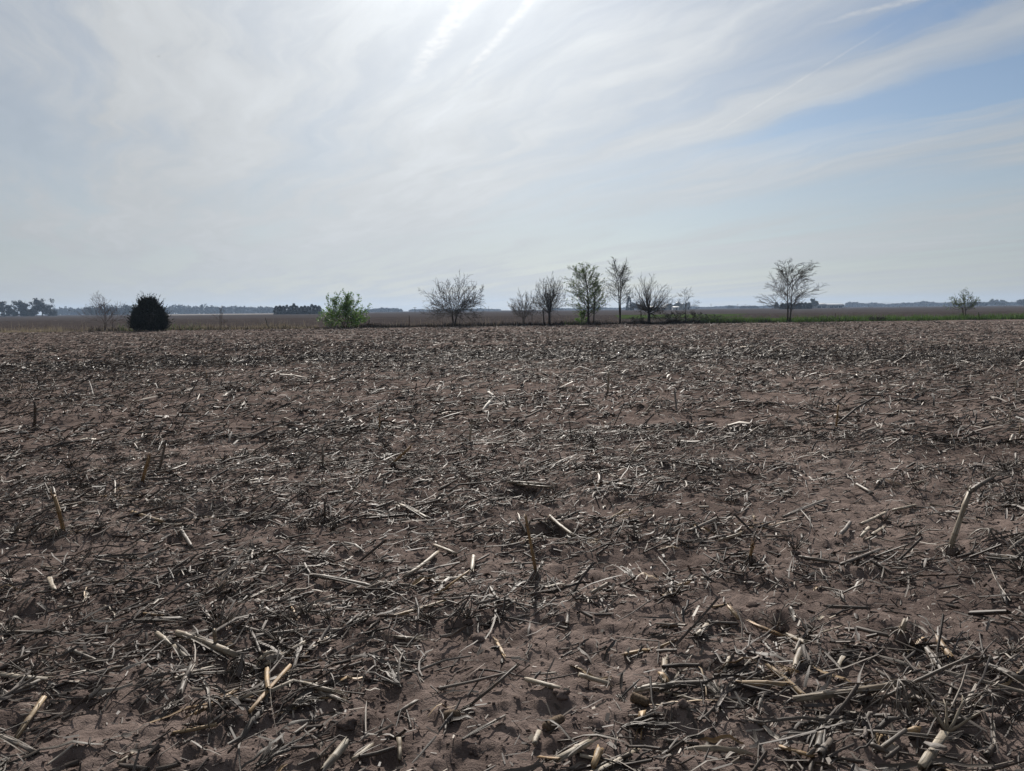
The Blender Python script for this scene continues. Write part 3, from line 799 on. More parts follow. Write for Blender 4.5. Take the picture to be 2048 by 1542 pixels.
# ---- random individuals out to the limit
def rand_stalks(n):
    x, y = scatter(n, 2.1, 9.5, 0.28, 2.0, 37)
    for i in range(n):
        L = min(max(random.lognormvariate(math.log(0.115), 0.5), 0.045), 0.34)
        rad = random.uniform(0.0042, 0.0100)
        a = float(ori(1)[0]); dxy = np.array((math.cos(a), math.sin(a))) * L / 2
        p = np.array((x[i], y[i])); p0, p1 = p - dxy, p + dxy
        q0 = np.array((*p0, gz(*p0) + rad * 0.9)); q1 = np.array((*p1, gz(*p1) + rad * 0.9))
        t = np.linspace(0, 1, 5)
        over = (height(p0[0] + (p1[0] - p0[0]) * t, p0[1] + (p1[1] - p0[1]) * t) + rad * 0.6 - (q0[2] + (q1[2] - q0[2]) * t)).max()
        if over > 0: q0[2] += over * 0.8; q1[2] += over * 0.8
        if random.random() < 0.12: q1[2] += L * random.uniform(0.2, 0.6)
        tone = random.choices(['pale', 'tan', 'grey', 'dark'], [0.27, 0.13, 0.36, 0.24])[0]
        put_stalk(q0, q1, rad, tone, random.choices(['whole', 'half', 'frayed'], [0.34, 0.34, 0.32])[0], None, L > 0.2 and random.random() < 0.4)
rand_stalks(300 - len(NAMED))

def put_leaf(p, L, w, a, tone, arch, label=None):
    g = Geo(); K = 7
    t = np.linspace(-0.5, 0.5, K)
    cv = random.gauss(0, 0.06) * L
    X = p[0] + math.cos(a) * t * L - math.sin(a) * cv * (4 * t * t - 1); Y = p[1] + math.sin(a) * t * L + math.cos(a) * cv * (4 * t * t - 1)
    Z = height(X, Y) + 0.006 + arch * np.clip(1 - (2 * t) ** 2, 0, 1) * L + rng.normal(0, 0.004, K)
    P = np.stack([X, Y, Z], -1)[None]
    W = (w * np.array([0.5, 0.85, 1, 1, 0.9, 0.7, 0.4]) * rng.uniform(0.65, 1.2, K))[None]
    g.ribbons(P, W, norm(np.array([[-math.sin(a), math.cos(a), random.gauss(0, 0.5)]])), np.array([random.choice((-1, 1)) * random.uniform(0.25, 0.9)]), np.array([random.gauss(0, 0.8)]))
    c = P[0, 3]
    o = link('corn_leaf', g.mesh('corn_leaf', M[tone], True, c), None, c)
    ln = 'short' if L < 0.16 else ('long' if L > 0.28 else 'medium')
    wd = 'broad' if w > 0.008 else 'narrow'
    set_props(o, label or f"{ln} {wd} {TONE[tone]} dry corn leaf {'arched up' if arch > 0.08 else 'pressed flat'} {where_word(p[0], p[1])}", 'corn leaf', 'dry corn leaves strewn over the field')
x, y = scatter(290, 2.1, 7.0, 0.15, 2.0, 37)
for i in range(290):
    put_leaf((x[i], y[i]), min(random.lognormvariate(math.log(0.20), 0.4), 0.5), random.uniform(0.004, 0.012), float(ori(1)[0]),
             random.choices(['pale', 'tan', 'grey', 'dark'], [0.10, 0.10, 0.36, 0.44])[0], abs(random.gauss(0, 0.05)))

def put_husk(p, size, a, tone, label):
    """Curled corn husk: several leaves fanning out from one base."""
    c = np.array((p[0], p[1], gz(*p[:2]) + 0.004))
    o = empty('corn_husk', c)
    set_props(o, label, 'corn husk', 'torn corn husks')
    k = random.randint(9, 14)
    for j in range(k):
        g = Geo(); K = 7; t = np.linspace(0, 1, K)
        b = a + random.gauss(0, 0.26); up = random.uniform(0.03, 0.42)
        L = size * 0.8 * random.uniform(0.5, 1.15)
        r_ = t * L; z = up * L * (t * 1.25 - t ** 2 * random.uniform(0.5, 1.2)) + 0.008 + rng.normal(0, 0.003, K)
        P = np.stack([np.cos(b) * r_ + rng.normal(0, 0.003, K), np.sin(b) * r_ + rng.normal(0, 0.003, K), np.maximum(z, 0.003)], -1)[None]
        W = (size * random.uniform(0.012, 0.030) * np.array([0.6, 0.9, 1.0, 1.0, 0.9, 0.7, 0.35]) * rng.uniform(0.7, 1.25, K))[None]
        g.ribbons(P, W, np.array([[-math.sin(b), math.cos(b), random.gauss(0, 0.5)]]), np.array([random.uniform(-1.0, 1.2)]), np.array([random.gauss(0, 0.7)]))
        link('husk_leaf', g.mesh('husk_leaf', M[tone], True), o)
    return o
HUSKS = [((515, 1538), 0.21, R(52), 'dark', 'large dark frayed husk sheaf standing up beside the broad split stalk'),
         ((800, 1378), 0.20, R(125), 'grey', 'grey folded corn husk fan leaning over a dark clod'),
         ((1690, 1442), 0.24, R(195), 'grey', 'grey ribbed husk crumpled below the long split stalk'),
         ((1250, 1460), 0.22, R(8), 'dark', 'dark folded husk over the cracked tan stalk stub'),
         ((690, 1262), 0.16, R(60), 'dark', 'dark upright husk flap behind a bare patch'),
         ((1268, 1166), 0.20, R(95), 'grey', 'grey rounded husk hood beside the brown upright stub'),
         ((1098, 1180), 0.16, R(70), 'grey', 'small grey husk cup in front of the brown upright stub'),
         ((1440, 1395), 0.16, R(100), 'grey', 'shredded pale grey husk tuft on bare soil'),
         ((1690, 1212), 0.15, R(95), 'grey', 'husk tuft poking from a dark litter clump'),
         ((610, 1120), 0.2, R(10), 'grey', 'silvery crumpled husk on the litter ridge'),
         ((750, 1130), 0.2, R(20), 'dark', 'dark crumpled husk beside straw stalks'),
         ((1450, 1000), 0.2, R(30), 'grey', 'grey husk bundle in dense residue')]
for (q, s, a, tone, lab) in HUSKS:
    put_husk(ground_pt(*q), s, a, tone, lab)
x, y = scatter(46, 2.4, 9, 0.1, 2.0, 37)
for i in range(46):
    tone = random.choice(['grey', 'dark', 'dark', 'grey', 'tan'])
    put_husk((x[i], y[i]), random.uniform(0.07, 0.15), random.random() * TAU, tone, f"{TONE[tone]} torn corn husk tuft {where_word(x[i], y[i])}")

# ---- root crowns, stubs
def root_paths(k, spread, drop, length, up=False, fan=TAU, a0=0.0):
    a = a0 + (np.arange(k) / max(k, 1) - 0.5) * fan + rng.normal(0, 0.22, k)
    t = np.linspace(0, 1, 5)[None, :]
    L = length * rng.uniform(0.6, 1.15, k)[:, None]
    el = rng.uniform(0.1, 0.9, k)[:, None]
    r_ = L * (t ** 0.8) * spread * (1.15 - 0.5 * el)
    if up: z = L * (t * (0.35 + el) - 0.25 * t * t)
    else: z = drop * (1 - t ** (1.2 + el)) + 0.3 * drop * el * t * (1 - t) * 2
    wig = rng.normal(0, 0.05, (k, 5)) * L * t
    X = np.cos(a)[:, None] * r_ - np.sin(a)[:, None] * wig; Y = np.sin(a)[:, None] * r_ + np.cos(a)[:, None] * wig
    return np.stack([X, Y, z + 0 * X], -1)
def add_roots(parent, P, r0, mat, single):
    RR = np.repeat((r0 * np.array([1.25, 1.0, 0.85, 0.65, 0.3]))[None], len(P), 0) * rng.uniform(0.75, 1.2, (len(P), 1))
    if single:
        for k in range(len(P)):
            g = Geo(); g.tubes(P[[k]], RR[[k]], 5); link('root', g.mesh('root', mat, True), parent)
    else:
        g = Geo(); g.tubes(P, RR, 4, caps=False); o = link('roots', g.mesh('roots', mat), parent); o['kind'] = 'stuff'
CLODV = [clod_template(s, 1) for s in range(20, 28)]
def add_core(parent, size, mat, name='soil_clump', z=0.0):
    v, f = random.choice(CLODV)
    me = make_mesh(name, v * np.array(size)[None] + np.array((0, 0, z)), [f], mat, False, {'fib': v, 'node': np.zeros(len(v))})
    return link(name, me, parent)
def put_stub(p, H, rad, lean, tone, near, label, bent=None, group='corn stubs still standing upright', crown=0.06):
    """Standing stub: stalk with joints, brace roots and a lump of soil held by them."""
    o = empty('corn_stub', (p[0], p[1], gz(p[0], p[1])))
    set_props(o, label, 'corn stub', group)
    lx, ly = lean
    top = np.array((lx, ly, H))
    g = stalk_geo((0, 0, crown * 0.55), top, rad, 'frayed', 0.01)
    link('stalk', g.mesh('stalk', M[tone], True), o)
    if bent is not None:
        b = stalk_geo(top - np.array((0, 0, 0.006)), top + np.array(bent), rad * 0.85, 'frayed', 0.02)
        link('bent_tip', b.mesh('bent_tip', M['grey'], True), o)
    add_core(o, (rad * 2.6, rad * 2.6, crown * 0.45), M['soil'], 'soil_clump', crown * 0.15)
    k = 13 if near else 8
    add_roots(o, root_paths(k, 1.0, crown * 0.8, crown * 1.5), 0.0028 if near else 0.004, M['grey'] if near else M['dark'], near)
    return o
def pix_stub(base, top, wpx, tone, near, label, bent_px=None, crown=0.06):
    p = ground_pt(*base)
    dist = np.linalg.norm(p - np.array((0, 0, CAMH)))
    s = dist / F
    H = (base[1] - top[1]) * s / math.cos(math.atan2(CAMH, p[1])) * 0.97
    bent = None
    if bent_px: bent = (bent_px[0] * s, 0.05, -bent_px[1] * s)
    return put_stub(p, H, wpx * s * 0.37, ((top[0] - base[0]) * s, random.uniform(-0.02, 0.03)), tone, near, label, bent, 'corn stubs still standing upright', crown)
STUBS = [((1072, 1158), (1053, 1036), 12, 'tan', 'orange brown upright corn stub on splayed roots by the dark hole', None, 0.075),
         ((1900, 1112), (1932, 1003), 14, 'pale', 'tall pale upright corn stub with a snapped tip and bushy roots', (42, -16), 0.09),
         ((128, 1068), (112, 1003), 10, 'tan', 'brown upright corn stub with a bent top in flattened litter', (-9, -8), 0.05),
         ((285, 972), (298, 922), 10, 'tan', 'short dark orange corn stub on a bare strip', None, 0.05),
         ((320, 942), (334, 884), 9, 'grey', 'thin grey leaning stub just behind the dark orange stub', None, 0.05),
         ((939, 890), (944, 850), 9, 'pale', 'split pale upright corn stub on the mid field litter', None, 0.05),
         ((786, 934), (822, 896), 7, 'tan', 'thin slanting tan stub next to a dark tuft', None, 0.05),
         ((1500, 1120), (1502, 1092), 10, 'tan', 'low dark orange stub among chips at the edge of bare soil', None, 0.05),
         ((432, 1302), (434, 1262), 11, 'pale', 'short pale upright stub beside the thick pale stalk', None, 0.03),
         ((1800, 1284), (1806, 1250), 17, 'pale', 'short thick grey stump with roots spread wide on bare soil', None, 0.075),
         ((650, 1040), (652, 1000), 9, 'dark', 'dark upright stub in the middle of the litter', None, 0.05),
         ((1672, 860), (1676, 815), 6, 'tan', 'thin tan upright stalk rising over far litter', None, 0.05),
         ((1290, 830), (1318, 790), 6, 'pale', 'thin pale stalk leaning over the far litter', None, 0.05),
         ((1215, 790), (1218, 745), 6, 'pale', 'thin straight upright stalk over the far litter', None, 0.05),
         ((70, 860), (74, 815), 7, 'dark', 'dark ragged stub over the litter', None, 0.06)]
for (b, t, w, tone, lab, bent, cr) in STUBS:
    pix_stub(b, t, w, tone, True, lab, bent, cr)
x, y = scatter(130, 7.0, 48, 0.2, 1.0, 37)
SW = {'pale': 'pale straw', 'tan': 'tan brown', 'grey': 'grey', 'dark': 'dark'}
for i in range(130):
    d = math.hypot(x[i], y[i])
    tone = random.choices(['pale', 'tan', 'grey', 'dark'], [0.32, 0.28, 0.25, 0.15])[0]
    H = random.uniform(0.10, 0.30); lean = (random.gauss(0, 0.07), random.gauss(0, 0.05))
    put_stub((x[i], y[i]), H, random.uniform(0.007, 0.012), lean, tone, False,
             f"{'short' if H < 0.17 else 'tall'} {SW[tone]} corn stub {'leaning over' if abs(lean[0]) > 0.08 else 'standing'} {where_word(x[i], y[i])}", None, 'corn stubs dotted over the field')

def put_root_clump(p, size, near, label, up=True, fan=TAU, a0=0.0, k=16, tone='grey', rr=0.0028):
    o = empty('root_clump', (p[0], p[1], gz(p[0], p[1]) - size * 0.1))
    set_props(o, label, 'root clump', 'upturned corn root clumps')
    add_core(o, (size * 0.30, size * 0.30, size * 0.20), M['soil'], 'soil_clump', size * 0.09)
    P = root_paths(k, 0.95, size * 0.75, size * 1.05, up, fan, a0)
    P[..., 2] += size * (0.22 if up else 0.10)
    add_roots(o, P, rr if near else 0.0042, M[tone], near)
    return o
CLUMPS = [((556, 1290), 0.105, True, TAU, 0, 18, 'grey', 'star shaped root clump with pale roots raying out beside a straw stick'),
          ((441, 1262), 0.115, True, math.pi, R(90), 17, 'grey', 'upturned root clump with pale roots fanning up behind the thick stalk'),
          ((440, 1182), 0.07, True, math.pi * 1.4, R(90), 14, 'pale', 'small whitish root tuft on the litter mat'),
          ((1795, 1410), 0.13, False, math.pi * 0.9, R(-85), 14, 'grey', 'drooping root fan at the end of the long split stalk'),
          ((1895, 1472), 0.11, True, math.pi * 0.8, R(75), 8, 'pale', 'few thick roots curling from the end of the very thick stalk'),
          ((420, 1440), 0.11, False, TAU, 0, 16, 'dark', 'dark root clump under the yellow tan stick'),
          ((485, 1335), 0.10, False, TAU, 0, 14, 'dark', 'dark root clump at the end of the thick pale stalk'),
          ((1180, 1032 - 60), 0.10, True, TAU, 0, 14, 'dark', 'dark bristly root clump holding the straight pale stalk'),
          ((1050, 952), 0.10, True, TAU, 0, 14, 'dark', 'dark bristly root clump behind the hollow'),
          ((2010, 945), 0.14, True, TAU, 0, 18, 'dark', 'tall dark bristly root clump on bare soil'),
          ((1590, 1105), 0.12, True, TAU, 0, 16, 'dark', 'dark rounded root clump behind the low orange stub'),
          ((1770, 1045), 0.11, True, TAU, 0, 16, 'dark', 'heap of fine dark roots between two straw stalks'),
          ((1835, 1070), 0.10, True, TAU, 0, 12, 'grey', 'root clump with one looped pale root near the snapped stub'),
          ((1980, 1440), 0.13, False, TAU, 0, 16, 'dark', 'dark mossy root clump in leaf litter by the very thick stalk')]
for (q, s, up, fan, a0, k, tone, lab) in CLUMPS:
    put_root_clump(ground_pt(*q), s, True, lab, up, fan, a0, k, tone, 0.0055 if 'thick roots' in lab else 0.0028)
x, y = scatter(150, 3.4, 26, 0.15, 2.0, 37)
for i in range(150):
    tone = random.choices(['grey', 'dark', 'pale'], [0.3, 0.6, 0.1])[0]; up = random.random() < 0.6
    put_root_clump((x[i], y[i]), random.uniform(0.055, 0.11), math.hypot(x[i], y[i]) < 4.2,
                   f"{SW[tone]} corn root clump {'bristling' if up else 'drooping'} {where_word(x[i], y[i])}", up, TAU, 0, 14, tone)

# ---- corn cobs and soil clods
def cob_mesh(rad, L):
    """Cob with rings of kernel sockets, tapered."""
    S, K = 14, 15
    th = np.linspace(0, TAU, S, endpoint=False); t = np.linspace(0, 1, K)
    prof = rad * np.minimum(1, 1.08 - 0.35 * t ** 2) * np.where((t < 0.001) | (t > 0.999), 0.72, 1)
    rr = prof[:, None] * (1 + 0.13 * ((np.arange(S)[None] + np.arange(K)[:, None]) % 2) + rng.normal(0, 0.04, (K, S)))
    v = np.stack([np.repeat(t[:, None] * L - L / 2, S, 1), np.cos(th)[None] * rr, np.sin(th)[None] * rr], -1).reshape(-1, 3)
    i = np.arange(K - 1)[:, None] * S; j = np.arange(S)[None]; j2 = (j + 1) % S
    f = np.stack([i + j, i + j2, i + S + j2, i + S + j], -1).reshape(-1, 4)
    return make_mesh('corn_cob', v, [f, np.arange(S)[::-1][None], ((K - 1) * S + np.arange(S))[None]], M['cob'], False)
M['cob'] = plain('cob_brown', (0.085, 0.062, 0.045), (0.17, 0.125, 0.085), 160.0, 0.9, 0.15)
COBS = [((905, 1440), 0.020, 0.06, R(5), 'short brown corn cob end on bare soil'),
        ((1108, 1455), 0.019, 0.09, R(40), 'brown corn cob beside a short pale stub'),
        ((1340, 1256), 0.013, 0.09, R(-4), 'slender brown corn cob behind the dark husks'),
        ((1280, 1408), 0.018, 0.07, R(-35), 'dark brown corn cob by a folded husk'),
        ((460, 1298), 0.014, 0.035, R(60), 'small round tan corn cob tip beside the thick pale stalk')]
for (q, rad, L, a, lab) in COBS:
    p = ground_pt(*q); o = link('corn_cob', cob_mesh(rad, L), None, p + np.array((0, 0, rad * 0.8)))
    o.rotation_euler = (random.random() * 6, random.uniform(-0.15, 0.15), a)
    set_props(o, lab, 'corn cob', 'corn cobs left on the soil')
CLODM = [make_mesh('soil_clod', v, [f], M['soil'], False) for v, f in [clod_template(s, 2) for s in range(40, 48)]]
x, y = scatter(110, 2.2, 9, 0.5, 2.0, 37)
for i in range(110):
    s = random.uniform(0.010, 0.027)
    o = link('soil_clod', random.choice(CLODM), None, (x[i], y[i], gz(x[i], y[i]) + s * 0.05))
    o.scale = (s * random.uniform(0.9, 1.6), s * random.uniform(0.9, 1.4), s * random.uniform(0.6, 1.0))
    o.rotation_euler = (0, 0, random.random() * TAU)
    set_props(o, f"{'large' if s > 0.02 else 'small'} brown lump of soil {where_word(x[i], y[i])}", 'soil clod', 'clods of soil on the field')

# ------------------------------------------------------------------ trees on the hedge line
class Tree:
    def __init__(s, seed): s.r = np.random.default_rng(seed); s.lv = {0: [], 1: [], 2: [], 3: []}; s.tips = []
    def path(s, p, d, L, K, wander, lift):
        pts = [np.array(p, float)]; d = np.array(d, float); d /= np.linalg.norm(d)
        for _ in range(K - 1):
            d = d + s.r.normal(0, wander, 3) + np.array((0, 0, lift)); d /= np.linalg.norm(d)
            pts.append(pts[-1] + d * L / (K - 1))
        return np.array(pts)
    def put(s, lv, P, r0, r1):
        s.lv[lv].append((P, np.linspace(r0, r1, len(P))))
    def child(s, P, t, ang, L, K, wander, lift, out=None):
        i = min(int(t * (len(P) - 1)), len(P) - 2); f = t * (len(P) - 1) - i
        p = P[i] * (1 - f) + P[i + 1] * f
        d = P[i + 1] - P[i]; d /= np.linalg.norm(d)
        q = s.r.normal(0, 1, 3) if out is None else np.array(out) + s.r.normal(0, 0.5, 3)
        q = q - d * q.dot(d); q /= np.linalg.norm(q)
        return s.path(p, d * math.cos(ang) + q * math.sin(ang), L, K, wander, lift)
def grow(seed, stems, fork, limbs, el, branch, twig, lift=0.06, wander=0.06, thick=0.09, leader=True, spur=0, limb_len=0.75, oval=False):
    """Unit-height tree. stems: [(x0, lean x)], fork: height where limbs begin."""
    T = Tree(seed); r = T.r
    for (x0, lx) in stems:
        rad = thick / len(stems) ** 0.5
        top = fork if not leader else 0.92
        S = T.path((x0, r.normal(0, 0.01), 0), (lx, r.normal(0, 0.05), 1), top, 9, wander * 0.5, 0.05)
        T.put(0, S, rad, rad * (0.55 if not leader else 0.12))
        n = limbs // len(stems)
        for k in range(n):
            t0 = (fork / top if leader else 0.62)
            t = (t0 + (1 - t0) * ((k + r.random()) / n) ** (1.1 if leader else 0.6)) * 0.98
            hgt = t * top
            az = k * 2.4 + r.random() * 0.9
            e = R(r.uniform(*el)) if leader else math.asin(r.uniform(math.sin(R(el[0])), math.sin(R(el[1]))))
            if leader: e = e + (R(84) - e) * max(0, (hgt - 0.45)) * 1.1
            d = np.array((math.cos(az) * math.cos(e), math.sin(az) * math.cos(e), math.sin(e)))
            i = min(int(t * 8), 7); f = t * 8 - i
            p = S[i] * (1 - f) + S[i + 1] * f
            L = limb_len * r.uniform(0.84, 1.06) * ((1 - hgt) ** 0.7 + 0.08 if leader else 0.92 + 0.08 * abs(math.sin(e)))
            if oval: L = limb_len * r.uniform(0.84, 1.06) * (0.30 + 0.70 * max(0.0, 1 - ((hgt - 0.42) / 0.62) ** 2) ** 0.5)
            P = T.path(p, d, L, 8, wander, lift)
            lr = rad * (0.28 if leader else 0.20) * (L / limb_len) ** 0.5
            T.put(1, P, lr, lr * 0.16)
            for b in range(branch):
                tb = 0.14 + 0.84 * (b + r.random()) / branch
                Lb = L * r.uniform(0.30, 0.55) * (1.12 - tb * 0.75)
                Q = T.child(P, tb, R(r.uniform(22, 50)), Lb, 5, wander * 1.1, lift * 1.1)
                br = lr * 0.36 * (1.1 - tb * 0.7); T.put(2, Q, br, br * 0.3)
                T.tips.append(Q)
                for w in range(twig):
                    tw = 0.12 + 0.86 * (w + r.random()) / twig
                    Z = T.child(Q, tw, R(r.uniform(22, 60)), Lb * r.uniform(0.25, 0.6), 3, wander * 1.3, lift * 0.8)
                    T.put(3, Z, br * 0.42, br * 0.2); T.tips.append(Z)
            for b in range(spur):
                Z = T.child(P, 0.2 + 0.78 * r.random(), R(r.uniform(50, 90)), 0.05 * r.uniform(0.5, 1.3), 3, 0.1, 0.05)
                T.put(3, Z, lr * 0.12, lr * 0.06); T.tips.append(Z)
    return T
def tree_obj(name, label, cat, px, base_y, top_y, x0, x1, T, bark, depth_off=0.0, leaf=None, leaf_n=0, leaf_s=0.08, group=None, twig_scale=1.0, minr=0.0075):
    """Fit a unit tree into its real height and spread, on the hedge line."""
    dist = hd(px) + depth_off
    bx, by = hz_point(px, dist)
    s = dist / F
    H = (base_y - top_y) * s; Lw = (px - x0) * s; Rw = (x1 - px) * s
    allp = np.concatenate([P for lv in T.lv.values() for P, _ in lv])
    zt = np.quantile(allp[:, 2], 0.997); xl = -np.quantile(allp[:, 0], 0.008); xr = np.quantile(allp[:, 0], 0.992)
    yy = max(np.quantile(np.abs(allp[:, 1]), 0.99), 1e-3)
    def fit(P):
        q = P.copy()
        q[:, 0] = np.where(P[:, 0] < 0, P[:, 0] * Lw / max(xl, 1e-3), P[:, 0] * Rw / max(xr, 1e-3))
        q[:, 1] = P[:, 1] * (Lw + Rw) / 2 / yy
        q[:, 2] = P[:, 2] * H / zt
        return q
    o = empty(name, (bx, by, gz(bx, by)))
    set_props(o, label, cat, group)
    def tub(lvs, part, sides):
        g = Geo()
        byk = {}
        for lv in lvs:
            for P, rr in T.lv[lv]: byk.setdefault((len(P), lv), []).append((fit(P), rr * H * (twig_scale if lv == 3 else 1)))
        for (K, lv), it in byk.items():
            P = np.stack([a for a, _ in it]); RR = np.maximum(np.stack([b for _, b in it]), minr)
            g.tubes(P, RR, sides if lv < 2 else 3, caps=False)
        return link(part, g.mesh(part, bark, True), o)
    for P, rr in T.lv[0]:
        g = Geo(); q = fit(P); rr = rr * H; rr[0] *= 1.35; q[0, 2] -= 0.08
        g.tubes(q[None], np.maximum(rr, minr)[None], 7); link('trunk', g.mesh('trunk', bark, True), o)
    tub((1,), 'limbs', 5); c = tub((2, 3), 'crown', 3)
    if leaf is not None and leaf_n:
        g = Geo(); r = T.r
        idx = r.integers(0, len(T.tips), leaf_n); t = r.random(leaf_n) ** 0.6
        pts = np.stack([fit(T.tips[i][[min(int(q * (len(T.tips[i]) - 1) + 0.5), len(T.tips[i]) - 1)]])[0] for i, q in zip(idx, t)])
        pts = pts + r.normal(0, leaf_s * 0.9, pts.shape)
        a = norm(r.normal(0, 1, (leaf_n, 3))); b = norm(np.cross(a, r.normal(0, 1, (leaf_n, 3))))
        s_ = leaf_s * r.uniform(0.6, 1.3, (leaf_n, 1))
        v = np.stack([pts - a * s_, pts + b * s_ * 0.5, pts + a * s_, pts - b * s_ * 0.5], 1)
        g.add(v, [np.arange(leaf_n * 4).reshape(-1, 4)])
        l = link('leaves', g.mesh('leaves', leaf), o); l['kind'] = 'stuff'
    return o
G_H = 'trees along the hedge line'
def T_(seed, stems, fork, limbs, el, branch, twig, **k): return grow(seed, stems, fork, limbs, el, branch, twig, **k)
tree_obj('bare_sapling', 'sparse bare sapling with thin wide branches next to the dark cedar', 'tree', 207, 657, 578, 158, 250,
         T_(1, [(0, 0.03), (0.01, 0.2)], 0.20, 16, (14, 78), 7, 3, lift=0.03, wander=0.08, thick=0.017, leader=False, limb_len=0.74), M['bark_red'], 0.0, group=G_H, minr=0.007)
tree_obj('bare_sapling', 'tiny leafless stem standing between the sparse sapling and the dark cedar', 'tree', 222, 659, 632, 217, 232,
         T_(2, [(0, 0.1)], 0.3, 4, (40, 70), 3, 0, thick=0.03, limb_len=0.4), M['bark'], -0.5, group=G_H, minr=0.008)
tree_obj('bare_sapling', 'tiny leafless twig on the other side of the sparse sapling', 'tree', 180, 656, 644, 174, 186,
         T_(3, [(0, 0.1)], 0.3, 4, (40, 70), 3, 0, thick=0.03, limb_len=0.4), M['bark'], 0.6, group=G_H, minr=0.008)
tree_obj('bare_shrub', 'small reddish leafless shrub between the dark cedar and the leaning post', 'shrub', 437, 655, 606, 422, 452,
         T_(4, [(0, 0.05), (0.02, 0.2)], 0.12, 12, (30, 75), 5, 2, lift=0.03, wander=0.12, thick=0.018, limb_len=0.45), M['bark_red'], 0.5, group=G_H, minr=0.006)
tree_obj('leafy_tree', 'low spreading tree in fresh green leaf beside the leaning post', 'tree', 689, 656, 586, 640, 731,
         T_(5, [(0, 0.02), (0.03, 0.3), (-0.03, -0.3)], 0.16, 33, (-6, 80), 9, 3, lift=0.05, wander=0.07, thick=0.035, leader=False, limb_len=0.72), M['bark'], 0.0, M['leaf'], 7400, 0.066, G_H)
tree_obj('bare_tree', 'wide round bare tree forking in a V standing apart beyond the field', 'tree', 907, 655, 552, 846, 966,
         T_(6, [(0, -0.14), (0.01, 0.30)], 0.28, 40, (-4, 82), 10, 4, lift=0.016, wander=0.032, thick=0.027, leader=False, limb_len=0.72), M['bark'], 0.0, group=G_H, minr=0.0105)
tree_obj('bare_tree', 'small greyish leafless multi stemmed tree beside the bare twin trunk tree', 'tree', 1047, 651, 582, 1018, 1074,
         T_(7, [(0, -0.2), (0.02, 0.16), (0.0, 0.02)], 0.22, 30, (12, 84), 8, 4, lift=0.03, wander=0.032, thick=0.022, leader=False, limb_len=0.68), M['bark_grey'], 0.4, group=G_H)
tree_obj('bare_tree', 'slim bare side tree under the crown of the bare vase shaped tree', 'tree', 1088, 649, 580, 1062, 1104,
         T_(8, [(0, -0.06)], 0.34, 12, (8, 70), 8, 4, lift=0.03, wander=0.07, thick=0.022, leader=False, limb_len=0.66), M['bark'], 1.2, group=G_H)
tree_obj('bare_tree', 'bare vase shaped tree with upright twigs before the budding green tree', 'tree', 1099, 649, 550, 1064, 1132,
         T_(9, [(0, 0.02)], 0.28, 36, (5, 85), 9, 4, lift=0.035, wander=0.03, thick=0.030, leader=False, limb_len=0.66), M['bark'], 0.3, group=G_H)
tree_obj('budding_tree', 'dense oval tree hazed with small green spring leaves on a straight trunk', 'tree', 1177, 653, 532, 1134, 1207,
         T_(10, [(0, 0.0)], 0.14, 52, (18, 50), 8, 3, lift=0.05, wander=0.05, thick=0.022, leader=True, limb_len=0.36, oval=True), M['bark'], 0.0, M['bud'], 5200, 0.055, G_H)
tree_obj('budding_tree', 'slender second stem half in leaf beside the dense oval tree', 'tree', 1187, 654, 568, 1166, 1216,
         T_(11, [(0, 0.02)], 0.22, 24, (15, 55), 7, 3, lift=0.05, wander=0.06, thick=0.018, leader=True, limb_len=0.46), M['bark'], -0.4, M['bud'], 1200, 0.05, G_H)
tree_obj('tall_tree', 'tallest tree with a clear trunk forking into a narrow twiggy crown', 'tree', 1240, 650, 518, 1208, 1266,
         T_(12, [(0, -0.03), (0.0, 0.05)], 0.32, 40, (0, 62), 8, 4, lift=0.05, wander=0.09, thick=0.018, leader=True, spur=2, limb_len=0.34, oval=True), M['bark'], 0.5, M['bud'], 700, 0.035, G_H)
tree_obj('bare_tree', 'broad bare tree with a stout trunk rising from the dark brush', 'tree', 1298, 647, 550, 1264, 1345,
         T_(13, [(0, 0.02)], 0.28, 38, (2, 85), 9, 4, lift=0.03, wander=0.03, thick=0.040, leader=False, limb_len=0.68), M['bark'], 0.4, group=G_H)
tree_obj('bare_sapling', 'thin sparse bare tree in front of the grain bins', 'tree', 1371, 646, 574, 1345, 1400,
         T_(14, [(0, 0.0), (0.02, -0.06)], 0.24, 18, (18, 65), 6, 3, lift=0.03, wander=0.09, thick=0.016, leader=True, limb_len=0.5), M['bark'], 0.5, group=G_H, minr=0.006)
tree_obj('bare_tree', 'lone open crowned bare tree on a twin trunk by the green verge', 'tree', 1577, 642, 520, 1524, 1634,
         T_(15, [(-0.01, -0.06), (0.02, 0.08)], 0.20, 28, (24, 58), 10, 5, lift=0.02, wander=0.045, thick=0.020, leader=True, spur=4, limb_len=0.52, oval=True), M['bark'], -1.0, group=G_H, minr=0.0105)
tree_obj('budding_tree', 'small round budding tree standing alone beside a fence post', 'tree', 1928, 633, 572, 1896, 1954,
         T_(16, [(-0.01, -0.06), (0.06, 0.08)], 0.40, 26, (14, 82), 7, 3, lift=0.04, wander=0.07, thick=0.026, leader=False, limb_len=0.62), M['bark'], 0.5, M['bud'], 1000, 0.055, G_H)
tree_obj('leafy_shrub', 'low green leafy bush at the foot of the dense oval tree', 'shrub', 1163, 645, 617, 1152, 1176,
         T_(17, [(0, 0), (0.05, 0.2)], 0.1, 16, (10, 70), 5, 2, thick=0.03, limb_len=0.5), M['bark'], 2.0, M['leaf'], 1300, 0.06, G_H)

